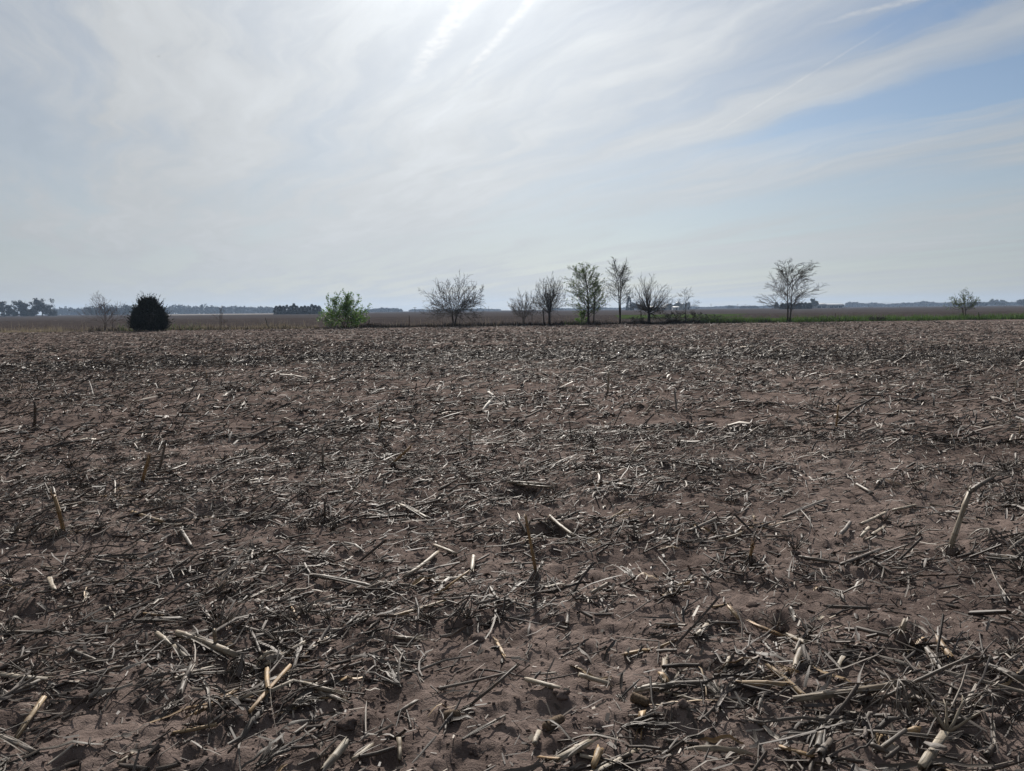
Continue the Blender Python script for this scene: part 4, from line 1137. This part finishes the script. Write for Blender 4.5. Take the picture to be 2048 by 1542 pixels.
def cedar(px, base_y, top_y, x0, x1, label):
    dist = hd(px) - 1.0; bx, by = hz_point(px, dist); s = dist / F
    H = (base_y - top_y) * s; W = (x1 - x0) / 2 * s * 0.76
    o = empty('cedar_tree', (bx, by, gz(bx, by))); set_props(o, label, 'tree', G_H)
    g = Geo(); g.tubes(np.array([[(0, 0, -0.1), (0, 0, H * 0.4), (0.03, 0, H * 0.9)]]), np.array([[0.11, 0.08, 0.02]]), 7)
    link('trunk', g.mesh('trunk', M['bark'], True), o)
    r = np.random.default_rng(77); g = Geo(); n = 2600
    t = r.random(n) ** 1.25
    prof = np.interp(t, [0, 0.05, 0.20, 0.38, 0.55, 0.72, 0.86, 0.95, 1.0], [0.72, 0.94, 1.0, 1.0, 0.88, 0.66, 0.42, 0.24, 0.08]) * W
    az = r.random(n) * TAU
    lob = 0.80 + 0.30 * vnoise(az * 2.2, t * 9.0, 61) + r.normal(0, 0.06, n)
    rad = prof * lob * (0.35 + 0.65 * r.random(n) ** 0.35)
    c = np.stack([np.cos(az) * rad, np.sin(az) * rad, t * H * 0.90 + 0.05], -1)
    out = norm(np.stack([np.cos(az) * 0.75, np.sin(az) * 0.75, 0.55 + t * 0.9 + r.normal(0, 0.25, n)], -1))
    L = r.uniform(0.18, 0.42, n) * (0.7 + 0.5 * (1 - t)); L[r.random(n) < 0.25] *= 2.1; L[(t > 0.72) & (r.random(n) < 0.5)] *= 1.5
    m_ = 13
    k = n * m_
    sp = np.repeat(c, m_, 0); so = np.repeat(out, m_, 0); sl = np.repeat(L, m_)
    tt = r.random(k)
    p = sp + so * (sl * tt)[:, None]
    d = norm(so + r.normal(0, 0.45, (k, 3)))
    ln = 0.16 * (1.15 - tt * 0.6)
    sd_ = norm(np.cross(d, r.normal(0, 1, (k, 3)))) * 0.022
    v = np.stack([p - sd_, p + sd_, p + d * ln[:, None] + sd_ * 0.2, p + d * ln[:, None] - sd_ * 0.2], 1)
    g.add(v, [np.arange(k * 4).reshape(-1, 4)])
    link('crown', g.mesh('crown', M['cedar']), o)
cedar(298, 662, 596, 258, 340, 'dark bushy cedar with a ragged pointed top at the field edge')

# ---- grass, weeds and brush along the hedge line
def blades(name, label, mat, spans, hmin, hmax, width, d0, d1, lean=0.35, kind='stuff'):
    g = Geo(); r = rng
    for (p0, p1, n) in spans:
        px = r.uniform(p0, p1, n)
        k = (px - 1024) / F
        dist = HEDGE0 / (1 - HEDGEK * k) + r.uniform(d0, d1, n)
        x = k * dist + 0.0; y = dist
        clump = fbm(x * 0.9, y * 0.9, 3, 41)
        H = (hmin + (hmax - hmin) * r.random(n) ** 1.6) * (0.45 + 1.1 * smooth(0.30, 0.70, clump))
        z = height(x, y) + 0.02
        a = r.random(n) * TAU; ln = r.normal(0, lean, n) * H
        b = np.stack([x, y, z], -1)
        w = np.stack([np.cos(a), np.sin(a), 0 * a], -1) * (width * r.uniform(0.6, 1.4, n))[:, None]
        l1 = np.stack([np.cos(a * 3) * ln * 0.35, np.sin(a * 3) * ln * 0.35, H * 0.6], -1)
        l2 = np.stack([np.cos(a * 3) * ln, np.sin(a * 3) * ln, H], -1)
        v = np.stack([b - w, b + w, b + l1 + w * 0.7, b + l1 - w * 0.7, b + l2], 1)
        i = np.arange(n)[:, None] * 5
        g.add(v, [i + np.array([[0, 1, 2, 3]]), i + np.array([[3, 2, 4]])])
    o = link(name, g.mesh(name, mat)); set_props(o, label, None, None, kind)
blades('dry_grass', 'pale dead grass fringe along the field edge', M['grass_dry'], [(-300, 130, 2600), (130, 330, 500), (330, 640, 3000), (640, 1000, 500)], 0.10, 0.42, 0.010, -1.2, 2.2)
blades('tall_weeds', 'sparse dead weed stems behind the hedge line', M['grass_dry'], [(-200, 640, 800), (760, 1100, 300), (1100, 1500, 300)], 0.25, 0.75, 0.006, 0.5, 9.0, 0.22)
blades('dark_weeds', 'dark matted weeds at the feet of the hedge line trees', M['weed_dark'], [(180, 720, 2600), (720, 1350, 9500), (1280, 1460, 7000), (1460, 1560, 2500), (1560, 2300, 3000)], 0.06, 0.34, 0.016, -1.4, 1.4, 0.6)
blades('green_grass', 'green spring grass along the field edge', M['grass_green'], [(1400, 1500, 2200), (1500, 2500, 19000), (240, 420, 260), (1130, 1170, 60)], 0.12, 0.55, 0.016, -1.3, 2.8, 0.5)

def brush(px, w, h, label, seed, tw=True):
    dist = hd(px) - 0.3; s = dist / F
    T = grow(seed, [(-0.2, -0.15), (0.0, 0.0), (0.2, 0.2)], 0.08, 30, (5, 80), 7, 3, 0.03, 0.16, 0.014, True, 0, 0.7)
    return tree_obj('brush_bush', label, 'bush', px, 0, -h, px - w / 2, px + w / 2, T, M['bark'], random.uniform(-0.3, 0.6), group='dark bushes in the hedge line', minr=0.008)
brush(1330, 60, 22, 'low dark tangled bush hugging the stout bare tree', 51)
brush(1352, 48, 26, 'dark tangled bush between the stout bare tree and the sparse tree', 52)
brush(1392, 44, 24, 'dark tangled bush against the post beside the sparse tree', 53)
brush(1425, 46, 18, 'low thin brown bush between brush and green grass', 54)
brush(1272, 34, 16, 'low dark bush between the tallest tree and a post', 55)
brush(1648, 60, 9, 'low dark weedy bush by the post in the green verge', 56)
brush(1755, 40, 9, 'low dark bush under the leaning stick', 57)

# ---- fence posts
def post(px, base_y, h, lean, kind, label):
    dist = hd(px) - 0.2; bx, by = hz_point(px, dist); s = dist / F
    H = h * s; lx = lean * s
    o = empty('fence_post', (bx, by, gz(bx, by))); set_props(o, label, 'fence post', 'old posts of the vanished fence')
    g = Geo()
    if kind == 'steel':
        t = np.array([0, 0.3, 0.6, 0.85, 1.0]); P = np.stack([lx * t, 0 * t, H * t - 0.1 * (t == 0)], -1)
        g.tubes(P[None], np.full((1, 5), 0.024), 4)
        g.tubes((P + np.array((0, 0.03, 0)))[None], np.full((1, 5), 0.013), 4)
        link('shaft', g.mesh('shaft', M['rust'], False), o)
        g = Geo(); g.tubes(np.array([[(lx * 0.05, 0, H * 0.02), (lx * 0.10, 0, H * 0.12)]]), np.full((1, 2), 0.05), 4); link('anchor_plate', g.mesh('anchor_plate', M['rust']), o)
    else:
        t = np.linspace(0, 1, 6); P = np.stack([lx * t + rng.normal(0, 0.012, 6), 0 * t, H * t - 0.1 * (t == 0)], -1)
        g.tubes(P[None], (np.array([0.06, 0.055, 0.05, 0.05, 0.045, 0.03]) * 1.0)[None], 6, 0.6)
        link('shaft', g.mesh('shaft', M['wood'], True), o)
        g = Geo(); a = np.linspace(0, TAU, 9)
        g.tubes(np.stack([lx * 0.7 + np.cos(a) * 0.06, np.sin(a) * 0.06, np.full(9, H * 0.7)], -1)[None], np.full((1, 9), 0.006), 4); link('wire_loop', g.mesh('wire_loop', M['rust']), o)
post(536, 655, 23, -6, 'wood', 'crooked wooden post leaning near the small reddish shrub')
post(735, 650, 17, 3, 'wood', 'short leaning wooden post beside the green leafy tree')
post(818, 651, 24, 0, 'steel', 'straight thin steel post between the leafy tree and the wide bare tree')
post(1064, 650, 20, 0, 'steel', 'thin steel post between the greyish tree and the vase shaped tree')
post(1282, 648, 26, 0, 'wood', 'thick wooden post beside the stout bare tree')
post(1387, 645, 19, 1, 'wood', 'thick wooden post beside the sparse tree in brush')
post(1671, 638, 17, 0, 'steel', 'steel post standing in the weedy green verge')
post(1736, 634, 9, 10, 'wood', 'broken stick slanting out of the green verge')
post(1960, 632, 16, -3, 'wood', 'wooden post beside the small round budding tree')

# ------------------------------------------------------------------ far things
FARZ = 0.10
def far_pos(px, dist): 
    x, y = hz_point(px, dist); return np.array((x, y, FARZ))
def clump_leaves(g, r, n, c, rad, size, flat=1.0):
    d = norm(r.normal(0, 1, (n, 3))) * (r.random((n, 1)) ** 0.4)
    p = np.asarray(c)[None] + d * np.asarray(rad)[None]
    a = norm(r.normal(0, 1, (n, 3))); b = norm(np.cross(a, r.normal(0, 1, (n, 3))))
    s_ = size * r.uniform(0.5, 1.3, (n, 1))
    v = np.stack([p - a * s_, p + b * s_ * 0.7, p + a * s_, p - b * s_ * 0.7], 1)
    g.add(v, [np.arange(n * 4).reshape(-1, 4)])
def far_tree(px, dist, h_px, w_px, mat, label, seed, dens=1.0, bole=0.25, group=None):
    s = dist / F; H = h_px * s; W = w_px * s / 2
    r = np.random.default_rng(seed)
    o = empty('distant_tree', far_pos(px, dist)); set_props(o, label, 'tree', group)
    T = grow(seed, [(0, r.normal(0, 0.05))], bole, 16, (-8, 75), 5, 2, 0.04, 0.1, 0.03, False, 0, 0.7)
    g = Geo(); P, rr = T.lv[0][0]
    allp = np.concatenate([q for lv in T.lv.values() for q, _ in lv]); k = np.array((W / np.abs(allp[:, 0]).max(), W / np.abs(allp[:, 1]).max(), H / allp[:, 2].max()))
    g.tubes((P * k)[None], (rr * H)[None], 6); link('trunk', g.mesh('trunk', M['bark'], True), o)
    g = Geo()
    for lv in (1, 2, 3):
        for P, rr in T.lv[lv]: g.tubes((P * k)[None], np.maximum(rr * H, 0.03)[None], 3, caps=False)
    n = int(85 * dens)
    if n:
        for Q in [T.tips[i] for i in r.integers(0, len(T.tips), n)]:
            clump_leaves(g, r, 22, Q[-1] * k * 0.92, np.array((W * 0.22, W * 0.22, H * 0.10)), s * 1.25)
    link('crown', g.mesh('crown', mat), o)
GF = 'trees around the distant homesteads'
for (px, h, w, den, lab) in ((8, 31, 40, 1.1, 'thin distant tree at the end of the far grove'), (42, 33, 42, 1.2, 'twin topped distant tree in the middle of the far grove'),
                             (84, 36, 48, 2.4, 'full round distant tree at the edge of the far grove'), (-40, 30, 44, 1.1, 'thin distant tree beyond the end of the far grove'),
                             (22, 14, 26, 1.4, 'low dark bush under the thin grove trees'), (55, 15, 30, 1.4, 'low dark bush beside the full round grove tree')):
    far_tree(px, 600, h, w, M['far_tree'], lab, int(px + 300), den, 0.22, GF)
def conifer(px, dist, h_px, w_px, label, seed, group):
    s = dist / F; H = h_px * s; W = w_px * s / 2
    r = np.random.default_rng(seed)
    o = empty('distant_conifer', far_pos(px, dist)); set_props(o, label, 'tree', group)
    g = Geo(); g.tubes(np.array([[(0, 0, -0.3), (0, 0, H * 0.9)]]), np.array([[0.25, 0.05]]), 6); link('trunk', g.mesh('trunk', M['bark']), o)
    g = Geo(); n = 420
    t = r.random(n) ** 1.3; az = r.random(n) * TAU
    rad = W * np.interp(t, [0, 0.1, 0.5, 0.85, 1], [0.85, 1.0, 0.85, 0.42, 0.04]) * (0.55 + 0.5 * r.random(n))
    p = np.stack([np.cos(az) * rad, np.sin(az) * rad, t * H * 0.97], -1)
    d = norm(np.stack([np.cos(az), np.sin(az), r.normal(0.25, 0.3, n)], -1)) * (s * 1.6); b = norm(np.cross(d, r.normal(0, 1, (n, 3)))) * (s * 0.8)
    v = np.stack([p - d - b, p - d + b, p + d + b * 0.4, p + d - b * 0.4], 1)
    g.add(v, [np.arange(n * 4).reshape(-1, 4)])
    link('crown', g.mesh('crown', M['far_conifer']), o)
GC = 'conifers of the distant windbreaks'
cx = [553, 560, 567, 574, 581, 588, 594, 603, 610, 617, 624, 631, 638]
ch = [17, 18, 17, 19, 17, 22, 17, 16, 17, 16, 20, 18, 17]
for i, (a, b) in enumerate(zip(cx, ch)):
    lab = 'dark round topped conifer in the distant windbreak behind the leafy green tree'
    if i == 5: lab = 'tallest conifer of the distant windbreak behind the leafy green tree'
    conifer(a, 470, b, 13, lab, 100 + i, GC)
conifer(1258, 640, 28, 13, 'tall pointed conifer beside the distant farm buildings', 130, GC)
conifer(1553, 760, 13, 8, 'single small conifer standing off from the dark windbreak', 131, GC)
for i, (a, b) in enumerate(zip([1565, 1572, 1580, 1588, 1597, 1604, 1611, 1618], [12, 12, 13, 12, 12, 13, 13, 12])):
    conifer(a, 520, b, 12, 'low dark conifer in the windbreak beside the long pale barns', 140 + i, GC)
far_tree(1268, 650, 16, 18, M['far_tree'], 'round distant tree between the pointed conifer and the farm sheds', 401, 1.0, 0.2, GF)
far_tree(1282, 650, 13, 14, M['far_tree'], 'low distant tree beside the farm sheds', 402, 1.2, 0.2, GF)
far_tree(1627, 700, 21, 20, M['far_bud'], 'pale budding distant tree by the long pale barns', 403, 1.2, 0.25, GF)
far_tree(1461, 1300, 6, 13, M['far_tree'], 'tiny hazy distant tree out on the open field', 404, 1.0, 0.1, GF)
far_tree(1985, 1250, 14, 22, M['far_bud'], 'hazy bare distant tree beyond the irrigation pivot', 405, 0.4, 0.2, GF)
far_tree(2003, 1250, 13, 20, M['far_bud'], 'second hazy bare distant tree beyond the irrigation pivot', 406, 0.4, 0.2, GF)
far_tree(1966, 1250, 8, 16, M['far_tree'], 'low hazy distant tree beyond the irrigation pivot', 407, 1.0, 0.2, GF)
far_tree(2046, 1200, 14, 20, M['far_tree'], 'dark distant tree at the far end of the irrigation pivot', 408, 1.2, 0.2, GF)

def woods(label, p0, p1, dist, h_px, mat, seed, n=900, depth=30):
    """A far-off wood that reads as one mass: many overlapping crowns."""
    g = Geo(); r = np.random.default_rng(seed); s = dist / F
    wid = (p1 - p0) * s
    cnt = max(6, int(wid / 4.2))
    for k in range(cnt):
        px = p0 + (p1 - p0) * (k + r.random()) / cnt
        c = far_pos(px, dist + r.uniform(0, depth))
        hh = h_px(px) * s * r.uniform(0.92, 1.16); w = r.uniform(3.5, 6.0)
        clump_leaves(g, r, n // 9, c + np.array((0, 0, hh * 0.60)), np.array((w, w, hh * 0.40)), s * 1.7)
        clump_leaves(g, r, n // 12, c + np.array((0, 0, hh * 0.26)), np.array((w * 1.1, w, hh * 0.30)), s * 2.0)
    o = link('woods', g.mesh('woods', mat)); set_props(o, label, None, None, 'stuff')
woods('long hazy blue wood on the horizon', 92, 565, 1350, lambda p: 14.5 + 2.2 * math.sin(p * 0.021) - 3 * smooth(160, 100, p) + 1.5 * math.sin(p * 0.11), M['far_tree'], 11, 900)
woods('nearer grey wood behind the sparse sapling', 172, 268, 900, lambda p: 20 + 2.0 * math.sin(p * 0.13), M['far_tree'], 12, 900)
woods('low hazy wood beyond the leafy green tree', 728, 802, 1400, lambda p: 7 + 1.2 * math.sin(p * 0.1), M['far_tree'], 13, 700)
woods('faint low wood on the far horizon', 820, 1000, 1750, lambda p: 3.2 + 1.0 * math.sin(p * 0.1), M['far_tree'], 14, 500)
woods('faint hazy wood beyond the irrigation pivot', 1690, 2500, 1650, lambda p: 7.0 + 1.6 * math.sin(p * 0.045) + math.sin(p * 0.13), M['far_tree'], 15, 700)
woods('faint low wood beyond the poles', 1100, 1690, 1850, lambda p: 3.4 + 1.0 * math.sin(p * 0.07), M['far_tree'], 16, 500)
woods('dark low thicket on the open field', 1480, 1513, 1150, lambda p: 4.6, M['far_tree'], 17, 700, 10)

def box(g, c, sz, rot=0.0):
    x, y, z = np.array(sz) / 2
    v = np.array([(i, j, k) for i in (-x, x) for j in (-y, y) for k in (-z, z)], float)
    ca, sa = math.cos(rot), math.sin(rot)
    v = np.stack([v[:, 0] * ca - v[:, 1] * sa, v[:, 0] * sa + v[:, 1] * ca, v[:, 2]], -1) + np.asarray(c)[None]
    g.add(v, [np.array([(0, 1, 3, 2), (4, 6, 7, 5), (0, 4, 5, 1), (2, 3, 7, 6), (0, 2, 6, 4), (1, 5, 7, 3)])])
def barn(px, dist, w_px, wall_px, roof_px, depth, wall, roof, label, gable_front=False, doors=1, wins=0):
    s = dist / F; W = w_px * s; h = wall_px * s; rh = roof_px * s; D = depth
    o = empty('farm_building', far_pos(px, dist)); set_props(o, label, 'building', 'buildings of the distant farms')
    g = Geo()
    if gable_front:
        v = [(-W / 2, 0, 0), (W / 2, 0, 0), (W / 2, 0, h), (0, 0, h + rh), (-W / 2, 0, h)]; v = v + [(a, D, c) for a, _, c in v]
        f5 = [(0, 1, 2, 3, 4), (9, 8, 7, 6, 5)]; f4 = [(1, 6, 7, 2), (5, 0, 4, 9)]
        g.add(v, [np.array(f5), np.array(f4)])
    else:
        v = [(-W / 2, 0, 0), (-W / 2, D, 0), (-W / 2, D, h), (-W / 2, D / 2, h + rh), (-W / 2, 0, h)]; v = v + [(W / 2, b, c) for _, b, c in v]
        g.add(v, [np.array([(4, 3, 2, 1, 0), (5, 6, 7, 8, 9)]), np.array([(0, 5, 9, 4), (1, 2, 7, 6)])])
    link('wall', g.mesh('wall', wall), o)
    e = 0.4
    for sg in (-1, 1):
        g = Geo()
        if gable_front: q = np.array([(0, -e, h + rh + 0.12), (0, D + e, h + rh + 0.12), (sg * (W / 2 + e), D + e, h - rh * e / W), (sg * (W / 2 + e), -e, h - rh * e / W)])
        else:
            y0 = D / 2; y1 = -e if sg < 0 else D + e
            q = np.array([(-W / 2 - e, y0, h + rh + 0.12), (W / 2 + e, y0, h + rh + 0.12), (W / 2 + e, y1, h), (-W / 2 - e, y1, h)])
        q2 = q + np.array((0, 0, 0.15))
        g.add(np.concatenate([q, q2]), [np.array([(0, 1, 2, 3), (7, 6, 5, 4), (0, 4, 5, 1), (1, 5, 6, 2), (2, 6, 7, 3), (3, 7, 4, 0)])])
        link('roof', g.mesh('roof', roof), o)
    for k in range(doors):
        g = Geo(); xx = (k - (doors - 1) / 2) * W / max(doors, 1) * 0.8; box(g, (xx, -0.06, h * 0.36), (min(4.0, W * 0.3), 0.12, h * 0.72)); link('door', g.mesh('door', M['dark_open']), o)
    for k in range(wins):
        g = Geo(); xx = -W / 2 + W * (k + 0.5) / wins; box(g, (xx, -0.05, h * 0.6), (1.0, 0.1, 0.9)); link('window', g.mesh('window', M['dark_open']), o)
def grain_bin(px, dist, w_px, wall_px, roof_px, label, mat):
    s = dist / F; r0 = w_px * s / 2; h = wall_px * s; rh = roof_px * s
    o = empty('grain_bin', far_pos(px, dist)); set_props(o, label, 'grain bin', 'grain bins of the distant farm')
    S = 20; th = np.linspace(0, TAU, S, endpoint=False)
    k = 13; zz_ = np.linspace(0, h, k); rr = r0 * (1 + 0.006 * (np.arange(k) % 2))
    g = Geo(); P = np.stack([0 * zz_, 0 * zz_, zz_], -1)[None]; g.tubes(P, rr[None], S); link('wall', g.mesh('wall', mat), o)
    g = Geo(); g.tubes(np.array([[(0, 0, h - 0.05), (0, 0, h + rh * 0.92), (0, 0, h + rh * 0.921), (0, 0, h + rh)]]), np.array([[r0 * 1.04, 0.7, 0.5, 0.45]]), S); link('roof', g.mesh('roof', M['steel']), o)
    g = Geo(); box(g, (0, -r0 - 0.03, 1.1), (1.0, 0.2, 2.0)); link('door', g.mesh('door', M['dark_open']), o)
    g = Geo()
    for q in (-0.25, 0.25): g.tubes(np.array([[(r0 * 0.5 + q, -r0 * 0.9, 0.3), (r0 * 0.5 + q, -r0 * 0.9, h)]]), np.full((1, 2), 0.03), 4)
    for z in np.arange(0.6, h, 0.6): g.tubes(np.array([[(r0 * 0.5 - 0.25, -r0 * 0.9, z), (r0 * 0.5 + 0.25, -r0 * 0.9, z)]]), np.full((1, 2), 0.02), 4)
    link('ladder', g.mesh('ladder', M['steel']), o)
barn(1306, 690, 15, 5, 2.5, 9, M['grey_wall'], M['steel'], 'low grey shed behind the stout bare tree', False, 1)
barn(1330, 660, 10, 4.2, 1.2, 9, M['grey_wall'], M['roof'], 'flat grey lean-to beside the gabled farm barn', False, 1)
barn(1341, 670, 15, 7.5, 4.5, 16, M['grey_wall'], M['roof'], 'gabled grey barn beside the grain bins', True, 1)
barn(1353, 655, 11, 4.5, 1.5, 8, M['white_wall'], M['white_wall'], 'small white shed in front of the grain bins', False, 1)
grain_bin(1356, 700, 17, 10, 6, 'wide dark grain bin with a peaked roof behind the gabled barn', M['steel'])
grain_bin(1367, 690, 11, 9, 4, 'middle grain bin between the wide bin and the tall bin', M['grey_wall'])
grain_bin(1376, 680, 9, 13, 2, 'tall narrow grain bin behind the thin sparse tree', M['grey_wall'])
barn(1643, 820, 23, 5.5, 4, 16, M['grey_wall'], M['roof'], 'long pale roofed barn beside the budding distant tree', False, 2)
barn(1672, 840, 33, 5.0, 3.2, 16, M['grey_wall'], M['roof'], 'longest pale roofed barn at the end of the barns', False, 3)
def utility_pole(px, dist, h_px, label):
    s = dist / F; H = h_px * s
    o = empty('utility_pole', far_pos(px, dist)); set_props(o, label, 'utility pole', 'poles on the horizon')
    g = Geo(); g.tubes(np.array([[(0, 0, -0.3), (0, 0, H)]]), np.array([[0.28, 0.20]]), 6); link('shaft', g.mesh('shaft', M['wood']), o)
    g = Geo(); box(g, (0, 0, H * 0.92), (2.6, 0.16, 0.2)); link('crossarm', g.mesh('crossarm', M['wood']), o)
utility_pole(830, 560, 11, 'lone pole behind the straight steel post')
utility_pole(977, 1100, 9, 'lone pole beside the wide round bare tree')
for px, h, lab in ((1422, 10, 'hazy utility pole next to the sparse tree'), (1475, 9, 'hazy utility pole above the dark low thicket'), (1491, 8, 'short hazy utility pole beside the thicket'),
                   (1527, 8, 'hazy utility pole before the single small conifer'), (1737, 9, 'hazy utility pole above the slanting stick')):
    utility_pole(px, 1100, h, lab)

def pivot():
    dist = 780; s = dist / F
    o = empty('irrigation_pivot', far_pos(1870, dist)); set_props(o, 'long centre pivot irrigation pipe on wheeled towers across the far field', 'irrigation pivot')
    c0 = far_pos(1870, dist)
    xs = [far_pos(p, dist)[0] - c0[0] for p in np.linspace(1690, 2330, 13)]
    for i in range(12):
        g = Geo(); t = np.linspace(0, 1, 9)
        x = xs[i] + (xs[i + 1] - xs[i]) * t; z = 3.5 + 1.0 * (1 - (2 * t - 1) ** 2)
        g.tubes(np.stack([x, 0 * x, z], -1)[None], np.full((1, 9), 0.13), 5)
        zb = 3.5 - 0.1 * (1 - (2 * t - 1) ** 2); g.tubes(np.stack([x, 0 * x, zb], -1)[None], np.full((1, 9), 0.04), 4)
        for k in range(1, 8): g.tubes(np.array([[(x[k], 0, zb[k]), (x[k], 0, z[k])]]), np.full((1, 2), 0.03), 3)
        link('span', g.mesh('span', M['steel']), o)
    for x in xs:
        g = Geo()
        for q in (-2.2, 2.2): g.tubes(np.array([[(x, 0, 3.5), (x, q, 0.5)]]), np.full((1, 2), 0.07), 4)
        tw = link('tower', g.mesh('tower', M['steel']), o)
        for q in (-2.2, 2.2):
            g = Geo(); g.tubes(np.array([[(x - 0.15, q, 0.55), (x + 0.15, q, 0.55)]]), np.full((1, 2), 0.6), 12); link('wheel', g.mesh('wheel', M['rust']), tw)
pivot()

def bird():
    d = pix_ray(317, 113); c = np.array((0, 0, CAMH)) + np.array(d) * 90
    g = Geo()
    v = [(0, -0.16, 0), (0.035, 0, 0.0), (0, 0.18, 0.0), (-0.035, 0, 0), (0, 0, 0.03), (0.18, 0.03, 0.06), (0.38, -0.05, 0.01), (0.16, -0.06, 0.05), (-0.18, 0.03, 0.06), (-0.38, -0.05, 0.01), (-0.16, -0.06, 0.05), (0, 0, -0.03)]
    f3 = [(0, 1, 4), (1, 2, 4), (2, 3, 4), (3, 0, 4), (1, 0, 11), (2, 1, 11), (3, 2, 11), (0, 3, 11), (1, 5, 7), (5, 6, 7), (3, 10, 8), (8, 10, 9)]
    g.add(v, [np.array(f3)]); o = link('bird', g.mesh('bird', M['bark']), None, c)
    set_props(o, 'tiny dark bird gliding alone in the pale sky', 'bird')
bird()

# ------------------------------------------------------------------ haze
def haze():
    mt = bpy.data.materials.new('haze'); mt.use_nodes = True; nt = mt.node_tree; nt.nodes.clear()
    vp = nt.nodes.new('ShaderNodeVolumePrincipled'); vp.inputs['Color'].default_value = (0.50, 0.68, 0.96, 1)
    vp.inputs['Density'].default_value = 0.00017; vp.inputs['Anisotropy'].default_value = 0.25
    out = nt.nodes.new('ShaderNodeOutputMaterial'); nt.links.new(vp.outputs[0], out.inputs['Volume'])
    g = Geo(); box(g, (0, 0, 17), (6400, 6400, 38.0))
    o = link('haze', g.mesh('haze', mt)); set_props(o, 'thin blue haze over the plain', None, None, 'stuff')
haze()
